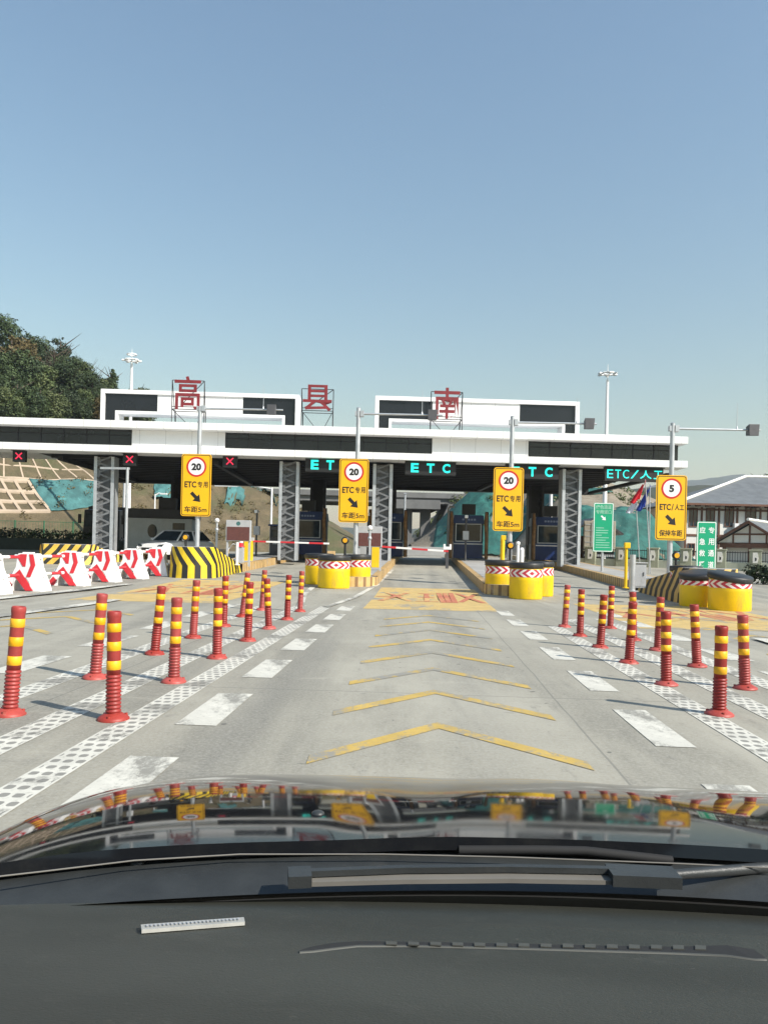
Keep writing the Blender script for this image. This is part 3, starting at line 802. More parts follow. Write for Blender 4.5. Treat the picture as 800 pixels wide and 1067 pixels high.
# ------------------------------------------------------------------ traffic islands
def island(i, y1, w, h, label, nose=None, n_h=1.0, n_len=4.2, ns=None, flat_front=False):
    x0, y0 = axis(i, ISL[i][1]), ISL[i][1]
    t = thing('traffic_island', label, 'traffic island', (x0, y0, gz(y0)), YAW, 'islands between the toll lanes')
    L = y1 - y0; g0 = gz(y0)
    start = n_len if nose else w / 2
    dz = lambda yl: gz(y0 + yl) - g0
    ny = max(4, int(L / 1.5))
    m = MB()
    for s in (-1, 1):                                   # kerb faces
        m.grid(lambda u, v: (s * w / 2, start + (L - start) * u, dz(start + (L - start) * u) + h * v), ny, 1, 0, False)
        f = m.uv; 
        for k in range(len(f) - ny, len(f)): f[k] = [((start + (L - start) * a), b * h) for a, b in f[k]]
        m.grid(lambda u, v: (s * (w / 2 - .2 * v), start + (L - start) * u, dz(start + (L - start) * u) + h), ny, 1, 0, False)
        for k in range(len(f) - ny, len(f)): f[k] = [((start + (L - start) * a), b * .2) for a, b in f[k]]
    if not nose:                                        # rounded end
        arc = [(w / 2 * math.sin(R(a)), start - w / 2 * math.cos(R(a))) for a in range(-90, 91, 10)]
        for k in range(len(arc) - 1):
            a, b = arc[k], arc[k + 1]
            m.add([(a[0], a[1], 0), (b[0], b[1], 0), (b[0], b[1], h), (a[0], a[1], h)], [(0, 1, 2, 3)], 0, True, [[(k * .17, 0), (k * .17 + .17, 0), (k * .17 + .17, h), (k * .17, h)]])
    m.add([(w / 2, L, dz(L)), (-w / 2, L, dz(L)), (-w / 2, L, dz(L) + h), (w / 2, L, dz(L) + h)], [(0, 1, 2, 3)])
    m.build('kerb', K['kerb_tan'], t)
    m = MB()
    m.grid(lambda u, v: ((u - .5) * (w - .4), start + (L - start) * v, dz(start + (L - start) * v) + h + .004), 2, ny, 0, False)
    if not nose: m.add([(a[0] * .98, a[1], h + .002) for a in arc], [tuple(range(len(arc)))])
    m.build('paving', K['concrete_wall2'], t)
    if nose:
        N = 40; out = []
        r = w / 2
        if flat_front:
            pts = [(r, n_len)] + [(r, n_len * (1 - k / 14)) for k in range(1, 14)] + [(r, .3), (r - .3, 0), (-r + .3, 0), (-r, .3)] + [(-r, n_len * k / 14) for k in range(1, 15)]
        else:
            pts = [(r, lerp(n_len, r, k / 14)) for k in range(15)] + [(r * math.cos(R(a)), r - r * math.sin(R(a))) for a in range(10, 180, 10)] + [(-r, lerp(r, n_len, k / 14)) for k in range(15)]
        hh = lambda y: lerp(n_h, h + .02, min(max((y - .8) / (n_len - .8), 0), 1) ** 0.8)
        m = MB(); u = [0.0]
        for a, b in zip(pts, pts[1:]): u.append(u[-1] + math.dist(a, b))
        um = u[len(u) // 2]
        for k in range(len(pts) - 1):
            a, b = pts[k], pts[k + 1]; ha, hb = hh(a[1]), hh(b[1]); bat = .90
            for z0a, z0b, z1a, z1b, k0, k1 in ((dz(a[1]), dz(b[1]), ha + dz(a[1]), hb + dz(b[1]), 1, bat),):
                cx = lambda p, q: (p[0] * q, lerp(n_len, p[1], q if p[1] < 1.2 else 1.0) if False else p[1] + (.08 * (1 - p[1] / 1.2) if q < 1 and p[1] < 1.2 else 0))
                A, B = cx(a, k0), cx(b, k0); C, D = cx(b, k1), cx(a, k1)
                ua, ub = (abs(u[k] - um), abs(u[k + 1] - um)) if flat_front else (u[k], u[k + 1])
                m.add([(*A, z0a), (*B, z0b), (*C, z1b), (*D, z1a)], [(0, 1, 2, 3)], 0, True, [[(ua, 0), (ub, 0), (ub, hb), (ua, ha)]])
        m.build('nose', K[nose], t)
        m = MB()
        half = len(pts) // 2
        for k in range(half):
            q = [pts[k], pts[k + 1], pts[-2 - k], pts[-1 - k]]
            m.add([(p[0] * .9, p[1] + (.08 * (1 - p[1] / 1.2) if p[1] < 1.2 else 0), hh(p[1]) + dz(p[1])) for p in q], [(0, 1, 2, 3)])
        m.build('nose_top', K['concrete_wall2'], t)
    return t
K['concrete_wall2'] = plain('island_paving', (0.34, 0.33, 0.31), 0.85, var=0.12, scale=0.8, dirt=(0.24, 0.23, 0.21), bump=0.1)
island(0, 56, 2.4, .3, 'farthest left island with a low flat front of yellow and black V stripes', 'stripe_v', .85, 3.5, flat_front=True)
island(1, 62, 1.7, .32, 'island with tall curved yellow and black nose beside the row of white barriers', 'nose_stripes', 1.05, 4.4)
island(2, 62, 1.8, .3, 'island with tan kerb behind the yellow barrels left of the middle lane')
island(3, 62, 1.8, .3, 'island with dark shaded kerb behind the barrels right of the middle lane')
island(4, 62, 1.7, .3, 'rightmost island with brown and black striped nose and a green sign on it', 'nose_shaded', .95, 4.6)

# ------------------------------------------------------------------ crash barrels
def barrel(x, y, z, r, h, band, label, rz=0.0):
    t = thing('crash_barrel', label, 'crash barrel', (x, y, z), rz, 'yellow crash barrels before the island noses')
    MB().lathe([(r * .97, 0), (r * 1.0, .04), (r, h * .5), (r * 1.0, h * .56), (r * .985, h * .58), (r * .985, h * .86), (0, h * .86)], n=40).build('drum', K['barrel_yellow'], t)
    MB().lathe([(r * 1.01, h * .835), (r * 1.035, h * .845), (r * 1.035, h * .96), (r * 1.0, h * .985), (r * .6, h), (r * .0, h * 1.005)], n=40).build('lid', K['black_plastic'], t)
    MB().lathe([(r * .992, h * .60), (r * .992, h * .81)], n=48).build('chevron_band', K[band], t, fix=False)
    return t
def bar_at(px, py, pxl, pxr, band, label, tilt=None):
    p = G(px, py); r = (pxr - pxl) / 2 / F * p.y
    t = barrel(p.x, p.y + r, gz(p.y + r), r, 0.98 if not tilt else 0.90, band, label, 0)
    if tilt:                                             # the lid sits askew
        lid = [c for c in t.children if c.name.startswith('lid')][0]
        e = Euler((R(tilt[0]), R(tilt[1]), 0)); pv = Vector((0, 0, .84))
        lid.rotation_euler = e; lid.location = pv - e.to_matrix() @ pv + Vector((0, 0, -.02)); lid.scale = (1.03, 1.03, 1.0)
bar_at(346.5, 613.8, 329, 363, 'chev_out', 'barrel with diverging chevrons, front centre of the group under the second yellow sign')
bar_at(371, 611, 354, 383, 'chev_left', 'barrel with left-pointing chevrons, right one of the group under the second yellow sign')
bar_at(331, 609.5, 316, 346, 'chev_right', 'barrel with right-pointing chevrons, left one of the group under the second yellow sign')
bar_at(550.5, 625.2, 533, 568, 'chev_out', 'barrel with diverging chevrons, front centre of the group under the third yellow sign')
bar_at(565, 622, 551, 579, 'chev_left', 'barrel with left-pointing chevrons, right one of the group under the third yellow sign')
bar_at(523, 620, 508, 540, 'chev_right', 'barrel with right-pointing chevrons, left one of the group under the third yellow sign')
bar_at(769.5, 637.5, 748, 791, 'chev_out', 'largest yellow crash barrel, rightmost in the photo, sunlit with chevrons partly under its lid', (9, 5))
bar_at(734, 633, 716, 753, 'chev_right', 'shaded yellow crash barrel in the middle of the rightmost group of three', (8, -6))
bar_at(720, 627.5, 705, 737, 'chev_right', 'yellow crash barrel at the left back of the rightmost group beside the brown striped nose')

# ------------------------------------------------------------------ yellow lane signs on their masts
def arrow(cx, cz, s, a=-45):
    pts = [(-.5, -.13), (.02, -.13), (.02, -.36), (.5, 0), (.02, .36), (.02, .13), (-.5, .13)]
    c, n = math.cos(R(a)), math.sin(R(a))
    return [(cx + (x * c - y * n) * s, cz + (x * n + y * c) * s) for x, y in pts]
def lane_sign(D, px, pl, pr, pt, pb, ppx, ptop, num, l1, l2, arm_r, arm_y, box_x, ant_x, label):
    base = P(ppx, 560, D); x = base.x; z0 = gz(D) + .25
    t = thing('lane_sign', label, 'road sign', (x, D, z0), YAW * .6, 'yellow lane signs with speed limits')
    zt, zb = P(px, pt, D).z - z0, P(px, pb, D).z - z0
    w = (pr - pl) / F * D; h = zt - zb; cx = (px - ppx) / F * D; cz = (zt + zb) / 2
    top = P(ppx, ptop, D).z - z0
    m = MB(); m.cyl((0, 0, 0), (0, 0, top), .085, .07, 16); m.cyl((0, 0, 0), (0, 0, .03), .2, n=16); m.cyl((0, 0, top), (0, 0, top + .03), .075, .03, 12)
    for k in range(4): m.cyl((.15 * math.cos(k * 1.57 + .78), .15 * math.sin(k * 1.57 + .78), .03), (.15 * math.cos(k * 1.57 + .78), .15 * math.sin(k * 1.57 + .78), .07), .015, n=6)
    m.build('post', K['galv'], t)
    y = -.13
    m = MB(); m.xz(rrect(cx - w / 2, cx + w / 2, cz - h / 2, cz + h / 2, .09), y, y + .035)
    pn = m.build('panel', K['sign_yellow'], t)
    m = MB()
    for dz in (-.3, .3): m.box(0, -.05, cz + dz * h, .5, .1, .06)
    m.build('bracket', K['galv'], t)
    m = MB()                                            # black border line
    o, i_ = rrect(cx - w / 2 + .028, cx + w / 2 - .028, cz - h / 2 + .028, cz + h / 2 - .028, .07), rrect(cx - w / 2 + .05, cx + w / 2 - .05, cz - h / 2 + .05, cz + h / 2 - .05, .055)
    n = len(o); m.add([(a, y - .003, b) for a, b in o] + [(a, y - .003, b) for a, b in i_], [(k, (k + 1) % n, n + (k + 1) % n, n + k) for k in range(n)])
    m.build('border', K['sign_black'], pn)
    zc = cz + h * (.5 - .205); r = w * .335
    m = MB(); m.xz(disc(cx, zc, r * .985), y - .003, y); m.build('disc', K['sign_white'], pn)
    m = MB(); ring(m, cx, zc, r * .82, r, y - .003, .003); m.build('ring', K['sign_red'], pn)
    m = MB(); write(m, num, cx, zc, r * (.98 if len(num) > 1 else .48), r * .72, y - .003, .004, .05); m.build('numeral', K['sign_black'], pn)
    m = MB()
    z1 = cz + h * (.5 - .49); wd = w * .79
    if '/' in l1:
        write(m, 'ETC', cx - wd * .25, z1, wd * .46, h * .095, y, .004, .028)
        flat(m, [(cx + wd * .01, z1 - h * .05), (cx + wd * .04, z1 - h * .05), (cx + wd * .10, z1 + h * .05), (cx + wd * .07, z1 + h * .05)], y)
        write(m, '人', cx + wd * .24, z1, wd * .2, h * .09, y, .004, .028); write(m, '工', cx + wd * .44, z1 - h * .005, wd * .17, h * .075, y, .004, .028)
    else:
        write(m, 'ETC', cx - wd * .24, z1, wd * .50, h * .10, y, .004, .028)
        write(m, '专', cx + wd * .17, z1, wd * .21, h * .10, y, .004, .016); write(m, '用', cx + wd * .41, z1, wd * .19, h * .095, y, .004, .016)
    z2 = cz + h * (.5 - .89); wd = w * .76
    write(m, l2, cx, z2, wd, h * .10, y, .004, .014)
    m.build('lettering', K['sign_black'], pn)
    m = MB(); flat(m, arrow(cx, cz + h * (.5 - .695), w * .44), y); m.build('arrow', K['sign_black'], pn)
    # arm with a camera lamp
    ar = (arm_r - ppx) / F * D; az = P(ppx, arm_y, D).z - z0; dr = -0.0
    m = MB(); m.cyl((.05, 0, az), (ar, 0, az + dr), .04, .03, 10); m.box(.12, 0, az, .12, .16, .2)
    m.box(-.09, 0, az, .05, .16, .16); m.build('arm', K['galv'], t)
    bx = (box_x - ppx) / F * D
    m = MB(); m.loft([(bx - .16, -.16, az - .2), (bx + .13, -.16, az - .2), (bx + .17, -.13, az + .17), (bx - .16, -.13, az + .17)][::-1],
                     [(bx - .12, .2, az - .15), (bx + .12, .2, az - .15), (bx + .12, .2, az + .13), (bx - .12, .2, az + .13)][::-1])
    m.build('lamp_housing', K['dark_grey'], t, .015)
    ax = (ant_x - ppx) / F * D
    m = MB(); m.cyl((ax, 0, az + .03), (ax, 0, az + .85), .012, .006, 6); m.cyl((ax, 0, az + .02), (ax, 0, az + .12), .035, .012, 8); m.build('lightning_rod', K['galv'], t)
lane_sign(27, 204, 188.5, 219.5, 473.5, 538, 205.5, 424, '20', 'ETC专用', '车距5m', 292, 425.5, 280.5, 271.5, 'leftmost yellow sign with speed limit 20, standing behind the striped black and yellow nose')
lane_sign(26, 367.5, 352, 382.5, 478.5, 544.5, 370.5, 425, '20', 'ETC专用', '车距5m', 458, 431, 447.5, 436.5, 'yellow speed limit 20 sign standing left of the middle lane behind a group of barrels')
lane_sign(25, 528, 513, 544, 487.5, 553.5, 531, 434, '20', 'ETC专用', '车距5m', 618, 440, 610, 597.5, 'yellow speed limit 20 sign standing right of the middle lane behind a group of barrels')
lane_sign(24, 697, 681.5, 713, 495.5, 563, 698, 441, '5', 'ETC/人工', '保持车距', 788, 446.5, 780, 764, 'yellow speed limit 5 sign, rightmost of the four, on a tall grey mast')

# ------------------------------------------------------------------ things on the islands
def info_board(i, D, pl, pr, pt, pb, label):
    px = (pl + pr) / 2; x = P(px, 560, D).x; z0 = gz(D) + .32
    t = thing('display_board', label, 'display board', (x, D, z0), YAW, 'grey display boards on the islands')
    zt, zb = P(px, pt, D).z - z0, P(px, pb, D).z - z0; w = (pr - pl) / F * D; h = zt - zb
    m = MB(); m.b2(-w / 2, w / 2, 0, .16, zb, zt); hs = m.build('housing', K['grey_paint'], t, .012)
    m = MB(); m.b2(-w / 2 + .04, w / 2 - .04, -.012, 0, zb + .03, zb + h * .68); m.build('screen', plain('screen_brown', (0.12, 0.045, 0.04), 0.4, var=.15, scale=12), t)
    m = MB(); m.xz(disc(.0, zt - h * .16, .075), -.006, 0); m.build('badge', K['net_teal'], hs)
    m = MB()
    for s in (-1, 1): m.b2(s * (w / 2 - .05) - .035, s * (w / 2 - .05) + .035, .04, .11, 0, zb)
    m.build('leg', K['grey_paint'], t)
info_board(1, 28, 235, 261, 542, 564, 'grey display board with brown screen left of the yellow gate box and red cone')
info_board(2, 27, 372.5, 398, 548.5, 570, 'grey display board with brown screen behind the barrels left of the middle lane')
def gate(x, D, px, pyt, pxa, pxb, pya, pyb, label_g):
    """barrier gate: cabinet, and the boom it carries from pxa to pxb"""
    z0 = gz(D) + .3
    t = thing('barrier_gate', label_g, 'barrier gate', (x, D, z0), YAW, 'barrier gates with red and white booms')
    top = P(px, pyt, D).z - z0
    m = MB(); m.b2(-.17, .17, -.17, .17, 0, top); m.build('cabinet', K['yellow_paint'], t, .02)
    m = MB(); m.b2(-.10, .2, .0, .2, top, top + .14); m.build('motor_cap', K['grey_paint'], t, .01)
    a, b = P(pxa, pya, D), P(pxb, pyb, D)
    L = b.x - a.x
    m = MB(); m.b2(0, L, -.03, .03, -.037, .037)
    o = m.build('boom', K['boom'], t, .008)
    o.location = (a.x - x, .08, a.z - z0); o.rotation_euler = (0, math.atan2(a.z - b.z, L), 0)
    return t
gate(P(259, 570, 33).x, 33, 259, 563.5, 262, 343, 564, 566.5, 'yellow barrier gate cabinet with red and white boom reaching towards the second yellow sign')
gate(P(392, 575, 30).x, 30, 392, 569, 396, 467, 569.5, 574.5, 'yellow barrier gate cabinet with red and white boom lowered across the middle lane')
def boom_rest(px, D, label):
    x = P(px, 570, D).x; z0 = gz(D) + .3; zt = P(px, 567, D).z - z0
    t = thing('boom_rest', label, 'boom rest', (x, D, z0), YAW)
    m = MB(); m.b2(-.06, .06, -.06, .06, 0, zt - .2); m.build('post', K['dark_grey'], t)
    m = MB(); m.xz([(-.16, zt - .22), (.16, zt - .22), (.16, zt), (.08, zt), (.08, zt - .1), (-.08, zt - .1), (-.08, zt), (-.16, zt)], -.1, .1); m.build('cradle', K['white_plastic'], t, .008)
boom_rest(466, 30.5, 'white boom rest at the right end of the lowered boom')
def pole_thing(name, label, cat, D, px, pt, mt, r=.04, zoff=.32, extra=None, group=None):
    x = P(px, 570, D).x; z0 = gz(D) + zoff; zt = P(px, pt, D).z - z0
    t = thing(name, label, cat, (x, D, z0), YAW, group)
    m = MB(); m.cyl((0, 0, 0), (0, 0, zt), r, n=12); m.cyl((0, 0, 0), (0, 0, .02), r * 2.2, n=12)
    m.build('post', mt, t)
    if extra: extra(t, zt)
    return t
def cap_head(t, z): MB().b2(-.06, .10, -.07, .07, z - .09, z + .07).build('head', K['yellow_paint'], t, .02)
pole_thing('sensor_post', 'slim yellow post with boxy head beside the grey cabinet on the rightmost island', 'post', 21.5, 652.5, 568, K['yellow_paint'], .042, .3, cap_head)
pole_thing('sensor_post', 'short pale yellow post with boxy head behind the barrels right of the middle lane', 'post', 26, 523.5, 560, K['yellow_paint'], .075, .3, cap_head)
pole_thing('delineator_post', 'short white post between the grey cabinet and the striped nose', 'post', 20.3, 659.5, 578, K['galv'], .075, .3)
pole_thing('delineator_post', 'short white post behind the barrels under the third yellow sign', 'post', 22.8, 543.5, 573, K['white_plastic'], .07, .3, lambda t, z: MB().lathe([(.07, z), (.05, z + .06), (.0, z + .07)], n=12).build('cap', K['white_plastic'], t))
pole_thing('delineator_post', 'slender white post with knob behind the barrels under the third yellow sign', 'post', 24.5, 539.5, 568, K['white_plastic'], .045, .3, lambda t, z: MB().lathe([(.045, z), (.065, z + .02), (.065, z + .1), (.0, z + .12)], n=12).build('knob', K['white_plastic'], t))
def amber_head(t, z):
    rg = MB().lathe([(.0, -.04), (.115, -.04), (.125, 0), (.125, .04), (.10, .07), (0, .07)], n=24).build('lamp_ring', K['black_plastic'], t)
    l = MB(); l.xz(disc(0, 0, .075), -.02, .0); lens = l.build('lens', K['amber'], t)
    rg.rotation_euler = (R(90), 0, 0); rg.location = (0, .0, z + .12); lens.location = (0, -.066, z + .12)
for px, D, pt, lab in ((193.5, 26.2, 563.5, 'round amber warning lamp on a short post beside the leftmost yellow sign'), (359.5, 25.0, 567, 'round amber warning lamp on a short post at the second yellow sign'),
                       (531.5, 23.6, 572.5, 'round amber warning lamp on a short post below the third yellow sign'), (704.5, 23.0, 583, 'round amber warning lamp on a short post beside the speed limit 5 sign')):
    pole_thing('warning_lamp', lab, 'warning lamp', D, px, pt, K['black_plastic'], .04, .25, amber_head, 'round amber warning lamps by the yellow signs')
def cam_head(t, z):
    MB().lathe([(0, -.09), (.07, -.06), (.09, 0), (.07, .06), (0, .09)], (0, 0, z + .06), 16).build('camera_head', K['white_plastic'], t)
    MB().lathe([(0, -.07), (.05, -.05), (.07, 0), (.05, .05), (0, .07)], (0, 0, z - .28), 16).build('camera_head', K['galv'], t)
pole_thing('camera_pole', 'grey camera pole with two round heads left of the display board by the striped nose', 'camera pole', 28.5, 225.5, 544, K['galv'], .04, .32, cam_head)
pole_thing('camera_pole', 'grey camera pole with two round heads before the display board by the middle lane', 'camera pole', 25.5, 385, 552, K['galv'], .04, .3, cam_head)
t = pole_thing('hooped_post', 'short white post with a bent pipe between display board and yellow gate box', 'post', 29, 247, 565, K['white_plastic'], .06, .32)
MB().tube([(-.02, 0, .75), (-.15, 0, .8), (-.32, 0, .6), (-.45, 0, .15), (-.47, 0, 0)], .018, 8).build('pipe', K['white_plastic'], t)
x = P(250, 570, 30); t = thing('traffic_cone', 'red and white traffic cone standing on the white post before the brown screen', 'traffic cone', (P(251, 570, 31).x, 31, gz(31) + .95), 0)
MB().lathe([(.16, 0), (.16, .03), (.11, .03), (.03, .5), (0, .5)], n=20).build('cone', K['pole_red'], t); MB().lathe([(.088, .17), (.062, .31)], n=20).build('band', K['white_plastic'], t)
MB().b2(-.12, .12, -.12, .12, -.63, 0).build('plinth', K['grey_paint'], t, .01)
# grey cabinet, sacks
p = P(664, 600, 21.8); t = thing('control_cabinet', 'plain grey control cabinet behind the short white post on the rightmost island', 'cabinet', (p.x, 21.8, gz(21.8) + .3), YAW)
zt = P(664, 587, 21.8).z - gz(21.8) - .3
MB().b2(-.2, .2, -.16, .16, 0, zt).build('body', K['grey_paint'], t, .01)
m = MB(); m.b2(-.17, .17, -.172, -.16, .04, zt - .04); d = m.build('door', K['grey_paint'], t, .004)
MB().b2(.11, .13, -.19, -.172, zt * .5, zt * .5 + .1).build('handle', K['dark_grey'], d)
MB().b2(-.23, .23, -.2, .19, zt, zt + .03).build('roof', K['grey_paint'], t, .008)
def sack(px, py, D, z, rx, label, mt='sack'):
    p = P(px, py, D); m = MB()
    def fn(u, v):
        a, b = u * 2 * math.pi, (v - .5) * math.pi
        r = 1 + .22 * fbm(math.cos(a) * 1.6 + px, math.sin(a) * 1.6, v * 3)
        return (rx * math.cos(a) * math.cos(b) * r, rx * .7 * math.sin(a) * math.cos(b) * r, rx * .62 * (math.sin(b) * r + .75))
    m.grid(fn, 20, 12); o = tag(m.build('sack', K[mt]), label, 'sack', 'tan sacks lying behind the barrels'); o.location = (p.x, D, z)
sack(348, 573, 24.2, gz(24) + .98 - .38, .30, 'tan sack heaped highest behind the barrels under the second yellow sign')
sack(356, 575, 24.4, gz(24) + .98 - .42, .26, 'lower tan sack right of the heaped sack behind the second group of barrels')
sack(535, 585, 22.6, gz(22.6) + .62, .26, 'small tan sack lying behind the barrels under the third yellow sign')

# ------------------------------------------------------------------ green signs
def green_post(D, pl, pr, pt, pb, label, name='green_sign'):
    px = (pl + pr) / 2; x = P(px, 570, D).x; z0 = gz(D) + .02
    t = thing(name, label, 'green sign', (x, D, z0), YAW)
    zt, zb = P(px, pt, D).z - z0, P(px, pb, D).z - z0; w = (pr - pl) / F * D
    m = MB(); m.cyl((0, .05, 0), (0, .05, zt - .1), .05, n=12); m.b2(-.22, .22, -.1, .2, 0, .06); m.build('post', K['galv'], t)
    m = MB(); m.xz(rrect(-w / 2, w / 2, zb, zt, .04), -.03, 0); pn = m.build('panel', K['sign_green'], t)
    m = MB(); o, i_ = rrect(-w / 2 + .012, w / 2 - .012, zb + .012, zt - .012, .04), rrect(-w / 2 + .04, w / 2 - .04, zb + .04, zt - .04, .03)
    n = len(o); m.add([(a, -.033, b) for a, b in o] + [(a, -.033, b) for a, b in i_], [(k, (k + 1) % n, n + (k + 1) % n, n + k) for k in range(n)]); m.build('border', K['sign_white'], pn)
    return t, pn, w, zb, zt
t, pn, w, zb, zt = green_post(31, 617.5, 638, 524, 575, 'green sign with two header lines and a small arrow on the rightmost island')
h = zt - zb; m = MB()
write(m, '绿色通道', 0, zt - h * .085, w * .78, h * .085, -.03, .004, .02); write(m, '专用道口', 0, zt - h * .185, w * .78, h * .085, -.03, .004, .02)
for k in range(9):
    wl = (.74, .68, .7, .5, .66, .3, .6, .62, .4)[k]
    flat(m, [(-w * .37, zb + h * (.08 + .05 * k)), (-w * .37 + w * wl, zb + h * (.08 + .05 * k)), (-w * .37 + w * wl, zb + h * (.095 + .05 * k)), (-w * .37, zb + h * (.095 + .05 * k))], -.03)
m.build('lettering', plain('faint_white', (.30, .55, .42), .5), pn)
m = MB(); flat(m, arrow(0, zt - h * .31, w * .32), -.03); m.build('arrow', K['sign_white'], pn)
t, pn, w, zb, zt = green_post(25.5, 725.5, 745.5, 543.5, 608, 'narrow green sign with two columns of white characters behind the rightmost barrels')
h = zt - zb; m = MB()
for k, (a, b) in enumerate(zip('应急救援', '专用通道')):
    z = zt - h * (.14 + .185 * k)
    for ch, xx in ((a, -.22), (b, .24)):
        m = MB(); write(m, ch, w * xx, z, w * .30, h * .105, -.03, .004, .016); m.build('letter', K['sign_white'], pn)
m = MB(); flat(m, arrow(-.02, zb + h * .1, w * .42), -.03); m.build('arrow', K['sign_white'], pn)

# ------------------------------------------------------------------ toll booths
def booth(i, D, px, label, w=2.0, full=True):
    x = P(px, 570, D).x; z0 = gz(D) + .3
    t = thing('toll_booth', label, 'toll booth', (x, D, z0), YAW, 'dark blue toll booths on the islands')
    h = 2.35; d = 2.6; hw = w / 2 - .18
    m = MB(); m.b2(-hw, hw, 0, d, 0, .92); m.build('lower_wall', K['booth_blue'], t, .02)
    m = MB()
    for a, b in ((-hw, -hw + .1), (hw - .1, hw)): m.b2(a, b, 0, d, .92, 1.95)
    m.b2(-hw + .1, hw - .1, d - .1, d, .92, 1.95); m.build('pillar', K['dark_steel'], t)
    m = MB(); m.b2(-hw + .1, hw - .1, .03, .06, .95, 1.92); wf = m.build('window', K['glass'], t)
    m = MB()
    for z in (.93, 1.9): m.b2(-hw + .1, hw - .1, 0, .03, z, z + .05)
    for xx in (-hw + .1, hw - .15): m.b2(xx, xx + .05, 0, .03, .98, 1.9)
    m.build('window_frame', K['galv'], wf)
    m = MB(); m.b2(-hw + .02, hw - .02, -.02, .0, .78, .84); m.build('trim_strip', K['white_plastic'], t)
    m = MB(); m.loft([(-hw - .05, -.12, 1.95), (hw + .05, -.12, 1.95), (hw + .05, d + .1, 1.95), (-hw - .05, d + .1, 1.95)], [(-hw - .0, -.06, 2.42), (hw + .0, -.06, 2.42), (hw, d, 2.42), (-hw, d, 2.42)]); m.build('roof', K['booth_blue'], t, .02)
    m = MB()
    for k in range(5): m.b2(-.36 + .16 * k, -.25 + .16 * k, -.105, -.095, 2.12, 2.22)
    m.build('lettering', K['faint_blue'], t)
    m = MB(); m.b2(-.38, .38, .1, .3, 2.45, 3.05); m.b2(-.05, .05, .15, .25, 2.4, 2.46); m.build('display_box', K['sign_black'], t, .01)
    for s in (-1, 1):
        m = MB(); m.tube([(s * (hw + .17), -.35, 0), (s * (hw + .17), -.35, 1.2), (s * (hw + .12), -.3, 1.9), (s * (hw + .17), -.2, 2.6)], .1, 10); m.build('crash_guard', K['tan'], t)
        m = MB(); m.box(s * (hw + .19), -.2, 1.3, .16, .2, 2.6); m.build('guard_post', K['dark_steel'], t)
    return t
K['faint_blue'] = plain('faint_blue', (0.25, 0.3, 0.45), 0.5)
booth(3, 43, 487.5, 'dark blue toll booth with window facing the camera, right of the middle lane')
booth(4, 43, 573, 'dark blue toll booth partly hidden behind the third yellow sign and lattice column')
booth(2, 43, 404, 'dark toll booth mostly hidden behind the column by the middle lane')
booth(1, 43, 320, 'dark toll booth in deep shade right of the second lattice column from the left')
def machine(i, D, label):
    x = axis(i, D); z0 = gz(D) + .3
    t = thing('ticket_machine', label, 'ticket machine', (x + .1, D, z0), YAW, 'dark ticket machines on the islands')
    MB().b2(-.28, .28, 0, .6, 0, 1.55).build('body', K['dark_grey'], t, .03)
    m = MB(); m.b2(-.2, .2, -.01, 0, .95, 1.35); m.build('screen', K['glass'], t)
    m = MB(); m.b2(-.34, .34, -.15, .65, 1.55, 1.64); m.build('hood', K['booth_blue'], t, .02)
    m = MB(); m.b2(-.12, .12, -.02, 0, .6, .75); m.build('slot_panel', K['galv'], t)
machine(1, 40.3, 'dark ticket machine in the shade by the second lattice column from the left')
machine(2, 40.3, 'dark ticket machine in the shade behind the column left of the middle lane')
machine(4, 40.3, 'dark ticket machine in the shade behind the rightmost lattice column')
def gantry_cam(i, D, label):
    x = axis(i, D) - .5; z0 = gz(D) + .3
    t = thing('camera_post', label, 'camera post', (x, D, z0), YAW, 'slim camera posts under the canopy')
    MB().cyl((0, 0, 0), (0, 0, 2.2), .05, n=10).build('post', K['dark_grey'], t)
    m = MB(); m.box(0, -.1, 2.25, .16, .4, .15); m.build('camera', K['white_plastic'], t, .02)
    m = MB(); m.box(0, .05, 1.3, .3, .2, .45); m.build('control_box', K['grey_paint'], t, .015)
gantry_cam(1, 38.6, 'slim dark camera post right behind the second lattice column from the left')
gantry_cam(2, 39.2, 'slim dark camera post beside the column left of the middle lane')
gantry_cam(3, 39.2, 'slim dark camera post in front of the full blue toll booth')
gantry_cam(4, 39.2, 'slim dark camera post beside the rightmost lattice column')
# pale booth on the far left
D = 45; x = P(165, 560, D).x; z0 = gz(D) + .2
t = thing('office_booth', 'pale grey cabin with dark roof and oval window behind the white car', 'cabin', (x, D, z0), .12)
MB().b2(-1.9, 1.9, 0, 3, 0, 1.95).build('wall', K['plaster_blue'] if 'plaster_blue' in K else K['grey_paint'], t, .02)
MB().b2(-2.05, 2.05, -.12, 3.1, 1.95, 2.5).build('roof', K['dark_steel'], t, .03)
m = MB(); m.xz([(-.35 + .27 * math.cos(a * .2618), 1.2 + .4 * math.sin(a * .2618)) for a in range(24)], -.02, .0); m.build('window', K['glass'], t)
m = MB(); m.b2(.8, 1.5, -.02, 0, .7, 1.7); m.build('window', K['glass'], t)
MB().b2(-.1, .9, .4, 1.4, 2.5, 3.2).build('roof_unit', K['dark_steel'], t, .03)

